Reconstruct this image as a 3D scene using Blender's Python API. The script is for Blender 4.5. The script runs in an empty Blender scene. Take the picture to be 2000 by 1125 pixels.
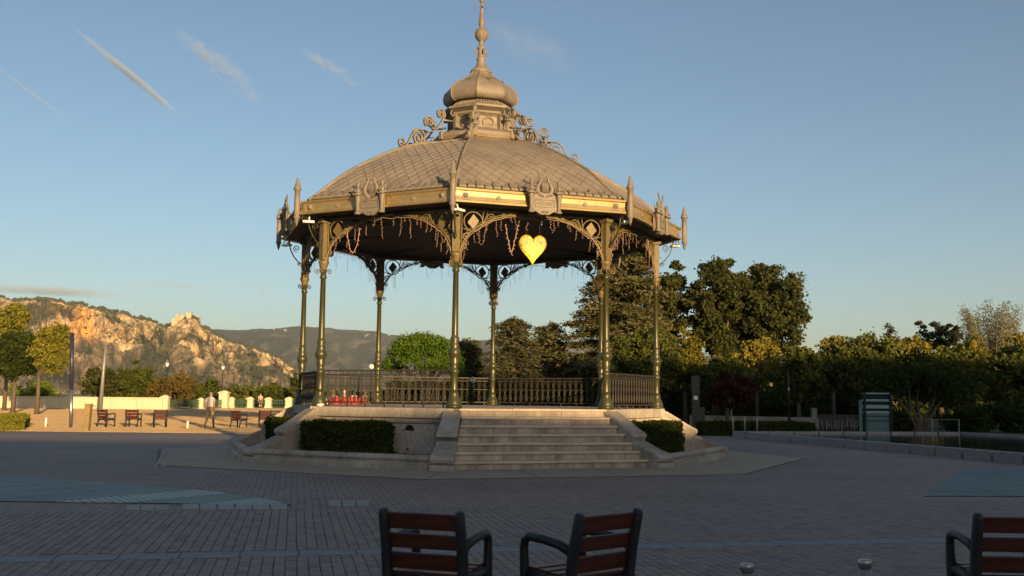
import bpy, math, random
import numpy as np
from mathutils import Vector, Matrix
random.seed(7)
rng = np.random.default_rng(11)
PI = math.pi
S = bpy.context.scene
COL = S.collection
# ---------------------------------------------------------------- camera
FPX, PITCH, ROLL, EYE = 1978.7, 0.1074, 0.0104, 1.67
cp, sp, cr, sr = math.cos(PITCH), math.sin(PITCH), math.cos(ROLL), math.sin(ROLL)
FW = Vector((0, cp, sp)); UP0 = Vector((0, -sp, cp)); RT0 = Vector((1, 0, 0))
RT = RT0*cr + UP0*sr; UP = -RT0*sr + UP0*cr
cam = bpy.data.cameras.new('camera'); co = bpy.data.objects.new('camera', cam); COL.objects.link(co)
cam.sensor_width = 36; cam.lens = 36*FPX/2000; cam.clip_start = .1; cam.clip_end = 60000
m = Matrix((RT, UP, -FW)).transposed().to_4x4(); m.translation = (0, 0, EYE); co.matrix_world = m
S.camera = co
EY = Vector((0, 0, EYE))
def ray(x, y): return FW + RT*(x-1000)/FPX - UP*(y-562.5)/FPX
def G(x, y, z=0.0):
    d = ray(x, y); return EY + d*((z-EYE)/d.z)
def D(x, y, Y):
    d = ray(x, y); return EY + d*(Y/d.y)
# ---------------------------------------------------------------- sky, sun, exposure
SUN_AZ, SUN_EL = math.radians(157), math.radians(6.5)      # azimuth clockwise from +Y
W = bpy.data.worlds.new('World'); S.world = W; W.use_nodes = True
nt = W.node_tree; nt.nodes.clear()
sky = nt.nodes.new('ShaderNodeTexSky'); sky.sky_type = 'NISHITA'; sky.sun_disc = False
sky.sun_elevation = SUN_EL; sky.sun_rotation = SUN_AZ
sky.altitude = 200; sky.air_density = 0.82; sky.dust_density = 1.15; sky.ozone_density = 1.8
bg = nt.nodes.new('ShaderNodeBackground'); bg.inputs[1].default_value = 0.097
wo = nt.nodes.new('ShaderNodeOutputWorld')
wb = nt.nodes.new('ShaderNodeMix'); wb.data_type = 'RGBA'; wb.blend_type = 'MULTIPLY'; wb.inputs[0].default_value = 1; wb.inputs[7].default_value = (1.05, .98, .915, 1)
nt.links.new(sky.outputs[0], wb.inputs[6]); nt.links.new(wb.outputs[2], bg.inputs[0]); nt.links.new(bg.outputs[0], wo.inputs[0])
sun = bpy.data.lights.new('sun', 'SUN'); so = bpy.data.objects.new('sun', sun); COL.objects.link(so)
sun.energy = 5.0; sun.angle = math.radians(.53); sun.color = (1.0, .66, .32)
sd = Vector((math.sin(SUN_AZ)*math.cos(SUN_EL), math.cos(SUN_AZ)*math.cos(SUN_EL), math.sin(SUN_EL)))
so.rotation_euler = sd.to_track_quat('Z', 'Y').to_euler()
S.view_settings.view_transform = 'Standard'; S.view_settings.look = 'None'
S.view_settings.gamma = 1; S.view_settings.use_curve_mapping = False; S.view_settings.exposure = 0.95
try:
    S.cycles.use_denoising = True; S.cycles.volume_bounces = 0; S.cycles.max_bounces = 8
    S.cycles.transparent_max_bounces = 16; S.cycles.volume_max_steps = 96
except Exception: pass
# ---------------------------------------------------------------- helpers
class M:
    """collects polygons and builds ONE mesh object"""
    def __init__(s): s.v = []; s.f = []; s.m = []; s.sm = []
    def add(s, vs, fs, mi=0, smooth=False):
        o = len(s.v); s.v += [tuple(v) for v in vs]
        for f in fs: s.f.append([i+o for i in f]); s.m.append(mi); s.sm.append(smooth)
    def box(s, c, d, rz=0, mi=0, T=None, bev=0):
        x, y, z = d[0]/2, d[1]/2, d[2]/2; cc, ss = math.cos(rz), math.sin(rz)
        if bev:
            b = bev; vs = []
            for (zz, k) in ((-z, 1), (-z+b, 0), (z-b, 0), (z, 1)):
                for (a, e) in ((-1, -1), (1, -1), (1, 1), (-1, 1)): vs.append((a*(x-b*k), e*(y-b*k), zz))
            fs = [(3, 2, 1, 0), (12, 13, 14, 15)]
            for r in range(3):
                for i in range(4): fs.append((r*4+i, r*4+(i+1) % 4, r*4+4+(i+1) % 4, r*4+4+i))
        else:
            vs = [(a*x, e*y, h*z) for h in (-1, 1) for (a, e) in ((-1, -1), (1, -1), (1, 1), (-1, 1))]
            fs = [(3, 2, 1, 0), (4, 5, 6, 7), (0, 1, 5, 4), (1, 2, 6, 5), (2, 3, 7, 6), (3, 0, 4, 7)]
        vs = [(c[0]+p[0]*cc-p[1]*ss, c[1]+p[0]*ss+p[1]*cc, c[2]+p[2]) for p in vs]
        if T: vs = [T @ Vector(p) for p in vs]
        s.add(vs, fs, mi); return s
    def tube(s, pts, r, n=6, mi=0, closed=False, smooth=True, flat=1.0, ref=None):
        pts = [Vector(p) for p in pts]; N = len(pts)
        rs = r if isinstance(r, (list, tuple)) else [r]*N
        vs = []; u = None
        for i, p in enumerate(pts):
            if closed: t = pts[(i+1) % N]-pts[i-1]
            else: t = pts[min(i+1, N-1)]-pts[max(i-1, 0)]
            if t.length < 1e-9: t = Vector((0, 0, 1))
            t.normalize()
            if ref is not None: u = Vector(ref)-t*Vector(ref).dot(t)
            elif u is None: u = t.orthogonal()
            else: u = u-t*u.dot(t)
            if u.length < 1e-6: u = t.orthogonal()
            u.normalize(); w = t.cross(u)
            for k in range(n):
                a = 2*PI*(k+.5)/n; vs.append(p+u*math.cos(a)*rs[i]*flat+w*math.sin(a)*rs[i])
        fs = []
        for i in range(N if closed else N-1):
            j = (i+1) % N
            for k in range(n): fs.append((i*n+k, i*n+(k+1) % n, j*n+(k+1) % n, j*n+k))
        if not closed: fs += [tuple(range(n))[::-1], tuple((N-1)*n+k for k in range(n))]
        s.add(vs, fs, mi, smooth); return s
    def lathe(s, prof, n=16, c=(0, 0, 0), mi=0, smooth=True, sx=1, sy=1, a0=0, rot=0):
        vs = []; fs = []; cc, ss = math.cos(rot), math.sin(rot)
        for (r, z) in prof:
            for k in range(n):
                a = 2*PI*k/n+a0; x, y = sx*r*math.cos(a), sy*r*math.sin(a)
                vs.append((c[0]+x*cc-y*ss, c[1]+x*ss+y*cc, c[2]+z))
        for i in range(len(prof)-1):
            for k in range(n): fs.append((i*n+k, i*n+(k+1) % n, (i+1)*n+(k+1) % n, (i+1)*n+k))
        if prof[0][0] > 1e-4: fs.append(tuple(range(n))[::-1])
        if prof[-1][0] > 1e-4: fs.append(tuple((len(prof)-1)*n+k for k in range(n)))
        s.add(vs, fs, mi, smooth); return s
    def prism(s, poly, f, d0, d1, mi=0, smooth=False):
        """poly in 2D, f(u,v,d)->xyz, extruded from d0 to d1"""
        n = len(poly); vs = [f(u, v, d0) for u, v in poly]+[f(u, v, d1) for u, v in poly]
        a = sum(poly[i][0]*poly[(i+1) % n][1]-poly[(i+1) % n][0]*poly[i][1] for i in range(n))
        fs = [tuple(range(n)), tuple(range(n, 2*n))[::-1]]+[((i+1) % n, i, n+i, n+(i+1) % n) for i in range(n)]
        s.add(vs, fs, mi, smooth); return s
    def blob(s, c, r, seg=8, rings=5, mi=0, jit=0):
        prof = []
        vs = []; fs = []
        for i in range(rings+1):
            th = PI*i/rings-PI/2
            for k in range(seg):
                a = 2*PI*k/seg; q = 1+random.uniform(-jit, jit)
                vs.append((c[0]+r[0]*q*math.cos(th)*math.cos(a), c[1]+r[1]*q*math.cos(th)*math.sin(a), c[2]+r[2]*q*math.sin(th)))
        for i in range(rings):
            for k in range(seg): fs.append((i*seg+k, i*seg+(k+1) % seg, (i+1)*seg+(k+1) % seg, (i+1)*seg+k))
        s.add(vs, fs, mi, True); return s
    def mesh(s, name, mats):
        me = bpy.data.meshes.new(name); me.from_pydata(s.v, [], s.f)
        for mt in (mats if isinstance(mats, (list, tuple)) else [mats]): me.materials.append(mt)
        me.polygons.foreach_set('material_index', s.m); me.polygons.foreach_set('use_smooth', s.sm)
        me.update(); return me
    def build(s, name, mats, parent=None, fix=True, **tags):
        me = s.mesh(name, mats)
        if fix: fixn(me)
        return link(name, me, parent, **tags)
import bmesh
def fixn(me):
    b = bmesh.new(); b.from_mesh(me); bmesh.ops.recalc_face_normals(b, faces=b.faces); b.to_mesh(me); b.free()
def link(name, me, parent=None, loc=None, rz=None, **tags):
    o = bpy.data.objects.new(name, me); COL.objects.link(o)
    if parent is not None: o.parent = parent
    if loc is not None: o.location = loc
    if rz is not None: o.rotation_euler = (0, 0, rz)
    for k, v in tags.items(): o[k] = v
    return o
def thing(name, label, cat, loc=(0, 0, 0), rz=0, group=None):
    o = link(name, None, None, loc, rz, label=label, category=cat)
    if group: o['group'] = group
    return o
def tag(o, label, cat, group=None):
    o['label'] = label; o['category'] = cat
    if group: o['group'] = group
    return o
def copy_tree(o, parent=None):
    c = o.copy(); COL.objects.link(c)
    if parent is not None: c.parent = parent
    for ch in list(o.children): copy_tree(ch, c)
    return c
# numpy noise
_T = np.random.default_rng(3).random((256, 256))
def vn(x, y):
    x = np.asarray(x, float); y = np.asarray(y, float)
    xi = np.floor(x).astype(int); yi = np.floor(y).astype(int); fx = x-xi; fy = y-yi
    fx = fx*fx*(3-2*fx); fy = fy*fy*(3-2*fy)
    g = lambda i, j: _T[(xi+i) % 256, (yi+j) % 256]
    return (g(0, 0)*(1-fx)+g(1, 0)*fx)*(1-fy)+(g(0, 1)*(1-fx)+g(1, 1)*fx)*fy
def fbm(x, y, o=5):
    s = 0; a = .5; t = 0
    for i in range(o): s = s+a*vn(x*2**i+i*17.3, y*2**i+i*9.1); t += a; a *= .5
    return s/t
# ---------------------------------------------------------------- materials
def mat(name, col, rough=.7, metal=0, var=.25, scale=6, bump=0, bscale=None, col2=None, spec=.5, coord='Object', streak=False, fine=0):
    mt = bpy.data.materials.new(name); mt.use_nodes = True; n = mt.node_tree.nodes; L = mt.node_tree.links
    b = n['Principled BSDF']; b.inputs['Roughness'].default_value = rough; b.inputs['Metallic'].default_value = metal
    b.inputs['Specular IOR Level'].default_value = spec
    tc = n.new('ShaderNodeTexCoord'); no = n.new('ShaderNodeTexNoise'); no.inputs['Scale'].default_value = scale
    no.inputs['Detail'].default_value = 8; no.inputs['Roughness'].default_value = .65
    src = tc.outputs[coord]
    if streak:
        mp = n.new('ShaderNodeMapping'); mp.inputs['Scale'].default_value = streak if isinstance(streak, tuple) else (1, 1, .12); L.new(src, mp.inputs[0]); src = mp.outputs[0]
    L.new(src, no.inputs['Vector'])
    rp = n.new('ShaderNodeValToRGB'); rp.color_ramp.elements[0].position = .3; rp.color_ramp.elements[1].position = .72
    c2 = col2 or tuple(c*(1-var) for c in col); c1 = col if col2 else tuple(min(1, c*(1+var)) for c in col)
    rp.color_ramp.elements[0].color = (*c2, 1); rp.color_ramp.elements[1].color = (*c1, 1)
    L.new(no.outputs[0], rp.inputs[0]); out = rp.outputs[0]
    if fine:
        n2 = n.new('ShaderNodeTexNoise'); n2.inputs['Scale'].default_value = scale*9; n2.inputs['Detail'].default_value = 4; L.new(tc.outputs[coord], n2.inputs['Vector'])
        mr = n.new('ShaderNodeMapRange'); mr.inputs[1].default_value = .3; mr.inputs[2].default_value = .7; mr.inputs[3].default_value = 1-fine; mr.inputs[4].default_value = 1+fine
        L.new(n2.outputs[0], mr.inputs[0]); mx = n.new('ShaderNodeMix'); mx.data_type = 'RGBA'; mx.blend_type = 'MULTIPLY'; mx.inputs[0].default_value = 1
        L.new(out, mx.inputs[6]); L.new(mr.outputs[0], mx.inputs[7]); out = mx.outputs[2]
    L.new(out, b.inputs['Base Color'])
    if bump:
        n3 = n.new('ShaderNodeTexNoise'); n3.inputs['Scale'].default_value = bscale or scale*4; n3.inputs['Detail'].default_value = 6
        L.new(tc.outputs[coord], n3.inputs['Vector']); bp = n.new('ShaderNodeBump'); bp.inputs['Strength'].default_value = bump; bp.inputs['Distance'].default_value = .02
        L.new(n3.outputs[0], bp.inputs['Height']); L.new(bp.outputs[0], b.inputs['Normal'])
    return mt
def leafmat(name, c1, c2, trans=.35):
    mt = bpy.data.materials.new(name); mt.use_nodes = True; n = mt.node_tree.nodes; L = mt.node_tree.links; n.clear()
    at = n.new('ShaderNodeAttribute'); at.attribute_name = 'tint'
    rp = n.new('ShaderNodeValToRGB'); rp.color_ramp.elements[0].color = (*c1, 1); rp.color_ramp.elements[1].color = (*c2, 1)
    L.new(at.outputs['Fac'], rp.inputs[0])
    d = n.new('ShaderNodeBsdfDiffuse'); t = n.new('ShaderNodeBsdfTranslucent'); mx = n.new('ShaderNodeMixShader'); mx.inputs[0].default_value = trans
    L.new(rp.outputs[0], d.inputs[0]); L.new(rp.outputs[0], t.inputs[0]); L.new(d.outputs[0], mx.inputs[1]); L.new(t.outputs[0], mx.inputs[2])
    o = n.new('ShaderNodeOutputMaterial'); L.new(mx.outputs[0], o.inputs[0]); return mt
def attrmat(name, rough=.9, bump=0, bscale=1):
    mt = bpy.data.materials.new(name); mt.use_nodes = True; n = mt.node_tree.nodes; L = mt.node_tree.links
    b = n['Principled BSDF']; b.inputs['Roughness'].default_value = rough; b.inputs['Specular IOR Level'].default_value = .2
    at = n.new('ShaderNodeAttribute'); at.attribute_name = 'Col'; L.new(at.outputs['Color'], b.inputs['Base Color'])
    return mt
MT = {}
MT['stone'] = mat('pale_limestone', (.50, .44, .36), .8, 0, .2, 1.6, .35, 22, col2=(.33, .29, .24), fine=.22)
MT['stone_step'] = mat('worn_step_stone', (.66, .53, .38), .75, 0, .2, 1.3, .15, 25, col2=(.47, .38, .28), fine=.10)
MT['riser'] = mat('stained_shaded_riser_stone', (.56, .47, .37), .8, 0, .2, 2.6, .2, 25, col2=(.20, .165, .13), streak=True, fine=.12)  # dark streaks: stains, and shade under the nosings put into the colour
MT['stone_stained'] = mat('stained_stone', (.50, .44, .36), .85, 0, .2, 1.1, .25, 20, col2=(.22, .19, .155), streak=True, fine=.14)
MT['wall_cream'] = mat('cream_render', (.63, .54, .37), .9, 0, .12, .8, .3, 12, col2=(.48, .40, .28), streak=True, fine=.1)
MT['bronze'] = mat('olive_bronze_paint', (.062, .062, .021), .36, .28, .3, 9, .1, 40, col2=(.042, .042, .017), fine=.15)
MT['arch_sun_paint'] = mat('sunlit_olive_paint', (.175, .135, .05), .5, .1, .3, 9, .1, 40, col2=(.10, .082, .035), fine=.15)  # lighter copy of the bronze paint with the sun's gold put in
MT['bronze_dark'] = mat('dark_bronze_paint', (.075, .065, .03), .4, .2, .3, 9, .1, 40)
MT['iron'] = mat('wrought_iron', (.032, .026, .016), .6, .1, .3, 10)
MT['zinc'] = mat('grey_tan_zinc', (.175, .15, .118), .6, .05, .28, 1.6, .12, 30, fine=.12)
MT['shingle'] = mat('zinc_shingle', (.215, .186, .152), .62, .1, .26, .9, .1, 20, fine=.1)
MT['seam'] = mat('roof_underlay', (.10, .085, .07), .8, 0, .2, 5)
MT['fascia'] = mat('fascia_paint', (.56, .43, .21), .28, .75, .14, 3, .05, 30)
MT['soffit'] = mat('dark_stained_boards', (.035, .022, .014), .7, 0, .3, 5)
MT['darkmetal'] = mat('chair_iron', (.018, .018, .02), .5, .3, .3, 20, .15, 90)
MT['slat'] = mat('red_brown_wood', (.105, .021, .008), .42, 0, .35, 26, .25, 60, col2=(.028, .007, .004), fine=.3, streak=(.10, 1, 1))
MT['steel'] = mat('brushed_steel', (.42, .41, .40), .35, .9, .12, 12)
MT['grey_metal'] = mat('grey_metal', (.24, .24, .22), .5, .4, .15, 8)
MT['black'] = mat('black_metal', (.02, .02, .022), .5, .2, .2, 10)
MT['navy'] = mat('dark_blue_paint', (.03, .03, .06), .4, .1, .2, 8)
MT['white'] = mat('white_paint', (.75, .73, .68), .5, 0, .06, 10)
MT['soil'] = mat('bed_soil', (.10, .065, .04), .95, 0, .4, 9, .6, 40)
MT['bark'] = mat('tree_bark', (.10, .075, .05), .9, 0, .35, 8, .5, 30)
MT['pale_bark'] = mat('pale_bark', (.26, .21, .15), .9, 0, .3, 8, .4, 30)
MT['hole'] = mat('dark_opening', (.01, .01, .01), .9, 0, .1, 5)
MT['green_paint'] = mat('green_fence_paint', (.06, .12, .08), .5, .1, .2, 8)
MT['facade'] = mat('town_facade', (.42, .36, .28), .9, 0, .15, .6, .2, 5)
MT['roof_tile'] = mat('town_roof', (.30, .14, .08), .9, 0, .3, 3)
MT['shutter'] = mat('window_shutter', (.08, .09, .1), .5, 0, .2, 3)
# ================================================================ SETTING
def sheet(name, pts, z, mt, parent=None, **tags):
    me = bpy.data.meshes.new(name); me.from_pydata([(p[0], p[1], z) for p in pts], [], [list(range(len(pts)))]); me.materials.append(mt)
    if me.polygons[0].normal.z < 0: me.flip_normals()
    return link(name, me, parent, **tags)
def brickmat(name, c1, c2, cm, bw, bh, rot, rough=.75, mortar=.012, big=.25):
    mt = bpy.data.materials.new(name); mt.use_nodes = True; n = mt.node_tree.nodes; L = mt.node_tree.links
    b = n['Principled BSDF']; b.inputs['Roughness'].default_value = rough
    tc = n.new('ShaderNodeTexCoord'); mp = n.new('ShaderNodeMapping'); mp.inputs['Rotation'].default_value = (0, 0, rot)
    L.new(tc.outputs['Object'], mp.inputs[0]); br = n.new('ShaderNodeTexBrick'); L.new(mp.outputs[0], br.inputs[0])
    br.inputs['Color1'].default_value = (*c1, 1); br.inputs['Color2'].default_value = (*c2, 1); br.inputs['Mortar'].default_value = (*cm, 1)
    br.inputs['Scale'].default_value = 1; br.inputs['Brick Width'].default_value = bw; br.inputs['Row Height'].default_value = bh
    br.inputs['Mortar Size'].default_value = mortar; br.inputs['Bias'].default_value = 0
    n1 = n.new('ShaderNodeTexNoise'); n1.inputs['Scale'].default_value = .22; n1.inputs['Detail'].default_value = 7; n1.inputs['Roughness'].default_value = .7; L.new(tc.outputs['Object'], n1.inputs['Vector'])
    n2 = n.new('ShaderNodeTexNoise'); n2.inputs['Scale'].default_value = 6; n2.inputs['Detail'].default_value = 6; L.new(tc.outputs['Object'], n2.inputs['Vector'])
    ad = n.new('ShaderNodeMath'); ad.operation = 'ADD'; L.new(n1.outputs[0], ad.inputs[0]); L.new(n2.outputs[0], ad.inputs[1])
    mr = n.new('ShaderNodeMapRange'); mr.inputs[1].default_value = .7; mr.inputs[2].default_value = 1.3; mr.inputs[3].default_value = 1-big*1.5; mr.inputs[4].default_value = 1+big*1.2; L.new(ad.outputs[0], mr.inputs[0])
    mx = n.new('ShaderNodeMix'); mx.data_type = 'RGBA'; mx.blend_type = 'MULTIPLY'; mx.inputs[0].default_value = 1
    L.new(br.outputs[0], mx.inputs[6]); L.new(mr.outputs[0], mx.inputs[7]); L.new(mx.outputs[2], b.inputs['Base Color'])
    bp = n.new('ShaderNodeBump'); bp.inputs['Strength'].default_value = .25; bp.inputs['Distance'].default_value = .01; L.new(n2.outputs[0], bp.inputs['Height']); L.new(bp.outputs[0], b.inputs['Normal'])
    return mt
A12 = math.radians(12)
MT['square'] = brickmat('small_brick_paving', (.27, .205, .165), (.215, .17, .145), (.155, .125, .105), .22, .11, -A12+PI/2)
MT['sand'] = mat('compacted_sand', (.63, .44, .22), .95, 0, .15, .25, .3, 8, col2=(.52, .36, .18), fine=.12)
MT['terrain'] = mat('dry_terrain', (.16, .15, .08), 1, 0, .3, .01)
MT['apron'] = mat('sandy_stone_slab', (.37, .30, .215), .85, 0, .14, .7, .2, 20, col2=(.29, .24, .175), fine=.12)
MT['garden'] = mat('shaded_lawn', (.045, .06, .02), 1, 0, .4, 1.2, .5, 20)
MT['strip'] = mat('shadow_grey', (.22, .20, .18), .9, 0, .15, .4, .2, 10)  # the bandstand's shadow on the sand, put into a grey colour
link_ground = sheet('ground', [(-9000, -600), (9000, -600), (9000, 8600), (-9000, 8600)], -.03, MT['terrain'], kind='structure')
square = sheet('paved_square', [(-70, -40), (110, -40), (110, 60), (3, 60), (-4, 47), (-70, 45)], 0, MT['square'], kind='structure')
sheet('sand_ground', [(-110, 43.4), (-4, 45.4), (3, 60), (3, 128), (-110, 128)], .004, MT['sand'], kind='structure')
sheet('strip', [G(335, 806)[:2], G(640, 813)[:2], G(640, 797.5)[:2], G(335, 796.5)[:2]], .010, MT['strip'], kind='structure')  # grey sheet painted in place of the bandstand's cast shadow
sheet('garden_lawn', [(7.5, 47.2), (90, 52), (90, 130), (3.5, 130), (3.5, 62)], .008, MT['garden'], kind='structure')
# gravel: the tiny stones whose sunlit fronts make the sandy part of the square bright
NG = 190000
gy = 43.6+84*rng.random(NG)**1.25; gxx = -gy*(.06+.50*rng.random(NG)); ok = gy > 43.9-(gxx+4)*.019-.3; gy, gxx = gy[ok], gxx[ok]; NG = len(gy)
gr = rng.uniform(.022, .050, NG); ga = rng.uniform(0, 2*PI, NG); gh = gr*rng.uniform(.7, 1.3, NG)
gv_ = np.stack([np.stack([gxx+gr*np.cos(ga+k*2*PI/4), gy+gr*np.sin(ga+k*2*PI/4), np.full(NG, .004)], 1) for k in range(4)]+[np.stack([gxx+gr*.2, gy, .004+gh], 1)], 1).reshape(-1, 3)
gf = (np.array([[0, 1, 4], [1, 2, 4], [2, 3, 4], [3, 0, 4]])[None]+5*np.arange(NG)[:, None, None]).reshape(-1)
gm_ = bpy.data.meshes.new('gravel'); gm_.vertices.add(len(gv_)); gm_.vertices.foreach_set('co', gv_.reshape(-1)); gm_.loops.add(len(gf)); gm_.polygons.add(len(gf)//3); gm_.loops.foreach_set('vertex_index', gf); gm_.polygons.foreach_set('loop_start', np.arange(0, len(gf), 3)); gm_.update(calc_edges=True); gm_.materials.append(MT['sand']); link('gravel', gm_, None, kind='stuff')
# --- foreground pavers (rotated frame u,v)
U12 = Vector((math.cos(A12), math.sin(A12), 0)); V12 = Vector((-math.sin(A12), math.cos(A12), 0))
PV = [mat('paver_%s' % nm, c, .72, 0, .22, 7, .35, 45, fine=.2) for nm, c in (('grey_brown', (.225, .178, .15)), ('warm_grey', (.24, .192, .155)), ('dark_grey', (.178, .146, .13)), ('blue_grey', (.20, .17, .155)))]
MT['joint'] = mat('sand_joint', (.125, .105, .09), 1, 0, .2, 6)
pv_list = []
for (v0, v1, k0) in ((8.6, 10.93, 0), (11.37, 15.38, 1)):
    nu = 0
    u = -10.0
    while u < 11.5:
        off = random.uniform(0, .22); v = v0-off
        while v < v1:
            a, b = max(v, v0)+.004, min(v+.215+random.uniform(-.012, .012), v1)-.004
            if b-a > .05:
                c = U12*(u+.055)+V12*((a+b)/2)
                if c.y > 8.6 and abs(c.x) < c.y*.53+.2:
                    pv_list.append((c, .052+random.uniform(-.002, .001), (b-a)/2-.002, random.uniform(-.05, .06)*.10))
            v += .22
        u += .112
pv_list.sort(key=lambda q: q[0].y)
stuff = M(); jt = M()
def paver(mm, c, hu, hv, tilt, mi):
    z0, z1 = .003, .016; ch = .008
    vs = []
    for (z, k) in ((z0, 0), (z1-.004, 0), (z1, ch)):
        for (a, b) in ((-1, -1), (1, -1), (1, 1), (-1, 1)):
            p = c+U12*a*(hu-k)+V12*b*(hv-k); vs.append((p.x, p.y, z+(tilt*a*hu*2 if z > .01 else 0)))
    fs = [(8, 9, 10, 11)]
    for r in range(2):
        for i in range(4): fs.append((r*4+i, r*4+(i+1) % 4, r*4+4+(i+1) % 4, r*4+4+i))
    mm.add(vs, fs, mi)
for i, (c, hu, hv, t) in enumerate(pv_list):
    mi = random.choices((0, 1, 2, 3), (5, 4, 2, 2))[0]
    if i < 296:
        q = M(); paver(q, Vector((0, 0, 0)), hu, hv, t, 0); me = q.mesh('paver', PV[mi]); link('paver', me, square, (c.x, c.y, 0))
    else: paver(stuff, c, hu, hv, t, mi)
stuff.build('pavers', PV, square, False, kind='stuff')
for (v0, v1) in ((8.5, 10.95), (11.35, 15.4)):
    a = [U12*-10.1+V12*v0, U12*11.6+V12*v0, U12*11.6+V12*v1, U12*-10.1+V12*v1]
    sheet('joint_bed', a, .002, MT['joint'], square)
MT['slab'] = mat('blue_grey_slab', (.185, .19, .20), .7, 0, .15, 1.5, .25, 30, fine=.15)
for i in range(36):
    u = -9.8+i*.6
    q = M(); q.box((0, 0, .008), (.588, .375, .016), A12, bev=.005); c = U12*u+V12*11.15; q.build('band_slab', MT['slab'], square).location = c
for (x0, y0, x1, y1, n) in ((245, 988.5, 331, 997.5, 3), (355, 986.5, 561, 996.5, 6), (640, 979, 722, 990.5, 3)):
    for i in range(n):
        a, b = i/n, (i+1)/n
        p = [G(x0+(x1-x0)*a+2, y1), G(x0+(x1-x0)*b-1, y1), G(x0+(x1-x0)*b-1, y0), G(x0+(x1-x0)*a+2, y0)]
        q = M(); q.prism([(w.x, w.y) for w in p], lambda u, v, d: (u, v, d), 0, .018); q.build('edging_stone', MT['edge'] if 'edge' in MT else MT.setdefault('edge', mat('light_edging_stone', (.27, .26, .245), .7, 0, .15, 3, .2, 30)), square)
# --- glass floor lights
def clip(poly, nx, ny, c):      # keep nx*x+ny*y <= c
    out = []
    for i in range(len(poly)):
        a, b = poly[i], poly[(i+1) % len(poly)]; da, db = nx*a[0]+ny*a[1]-c, nx*b[0]+ny*b[1]-c
        if da <= 0: out.append(a)
        if da*db < 0: t = da/(da-db); out.append((a[0]+(b[0]-a[0])*t, a[1]+(b[1]-a[1])*t))
    return out
def glassmat(name, c, dots=None):
    mt = mat(name, c, .5, 0, .3, .6, .04, 6, spec=.25, fine=.15)
    if dots:
        n = mt.node_tree.nodes; L = mt.node_tree.links; b = n['Principled BSDF']; old = b.inputs['Base Color'].links[0].from_socket
        tc = n.new('ShaderNodeTexCoord'); mp = n.new('ShaderNodeMapping'); mp.inputs['Rotation'].default_value = (0, 0, .2); L.new(tc.outputs['Object'], mp.inputs[0])
        wv = n.new('ShaderNodeTexChecker'); wv.inputs['Scale'].default_value = 11; L.new(mp.outputs[0], wv.inputs[0])
        mx = n.new('ShaderNodeMix'); mx.data_type = 'RGBA'; L.new(wv.outputs['Fac'], mx.inputs[0]); L.new(old, mx.inputs[6]); mx.inputs[7].default_value = (*dots, 1)
        L.new(mx.outputs[2], b.inputs['Base Color'])
    return mt
MT['glass'] = glassmat('teal_floor_glass', (.060, .092, .088))
MT['glass_dots'] = glassmat('dotted_floor_glass', (.085, .13, .115), (.31, .35, .29))
def glass_floor(poly, d, step1, step2, dotted, off=0):
    t = link('glass_floor', None, None, kind='structure')
    sheet('frame_bed', poly, .006, MT['joint'], t)
    d = Vector(d).normalized(); n = Vector((-d.y, d.x))
    a = [n.x*p[0]+n.y*p[1] for p in poly]; e = [d.x*p[0]+d.y*p[1] for p in poly]
    i0 = math.floor((min(a)-off)/step1); i1 = math.ceil((max(a)-off)/step1)
    for i in range(i0, i1):
        row = clip(clip(poly, n.x, n.y, off+(i+1)*step1-.012), -n.x, -n.y, -(off+i*step1+.012))
        if len(row) < 3: continue
        ro = random.uniform(0, step2)
        for j in range(math.floor(min(e)/step2)-1, math.ceil(max(e)/step2)+1):
            q = clip(clip(row, d.x, d.y, ro+(j+1)*step2-.012), -d.x, -d.y, -(ro+j*step2+.012))
            if len(q) > 2:
                mm = M(); mm.prism(q, lambda u, v, z: (u, v, z), .007, .014); mm.build('glass_pane', MT['glass_dots' if (i in dotted) else 'glass'], t)
    return t, i0, i1
g1 = [(-13, 22.3), (-10.29, 20.74), (-4.95, 17.58), (-3.6, 16.1), (-3.3, 15.62), (-7.45, 15.75), (-13, 15.9)]
pA, pB = G(115, 988), G(395, 963)
dd = (pB-pA); dn = Vector((-dd.y, dd.x)).normalized()
off0 = dn.x*pA.x+dn.y*pA.y-.45
glass_floor(g1, dd[:2], .95, 2.3, (0, -2), off0)
glass_floor([(7.31, 18.17), (11.16, 25.31), (17, 26.2), (14.5, 18.9)], (1, .12), 1.2, 2.4, (), 0)
# --- bandstand apron
XC, YC, TH, RC, FL = -1.02025, 30.24604, -.0708, 5.3, 1.385
def OC(k, r, z=0): a = TH+k*PI/4; return Vector((XC+r*math.sin(a), YC-r*math.cos(a), z))
ap = M()
ap.add([OC(k, 9.62, .004) for k in range(8)]+[OC(k, 5.2, .004) for k in range(8)], [(k, (k+1) % 8, 8+(k+1) % 8, 8+k) for k in range(8)])
ap.build('drain_edge', MT['joint'], square, False)
for k in range(8):
    for j in range(3):
        a0, a1 = k+j/3, k+(j+1)/3
        def P(t, r0): p = OC(k, r0).lerp(OC(k+1, r0), t); return p
        q = [P(j/3+.003, 9.52), P((j+1)/3-.003, 9.52), P((j+1)/3-.003, 6.3), P(j/3+.003, 6.3)]
        s = M(); s.prism([(w.x, w.y) for w in q], lambda u, v, d: (u, v, d), .005, .012); s.build('apron_slab', MT['apron'], square)
for a, b in (((299, 915), (322, 880.5)), ((313.5, 915), (335.5, 880.5))):
    p0, p1 = G(*a), G(*b); d = (p1-p0); w = Vector((-d.y, d.x, 0)).normalized()*-.07
    for i in range(9):
        q = [p0+d*(i/9+.008), p0+d*((i+1)/9-.008), p0+d*((i+1)/9-.008)+w, p0+d*(i/9+.008)+w]
        s = M(); s.prism([(c.x, c.y) for c in q], lambda u, v, z: (u, v, z), .006, .022); s.build('edging_stone', MT['edge'], square)
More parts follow.
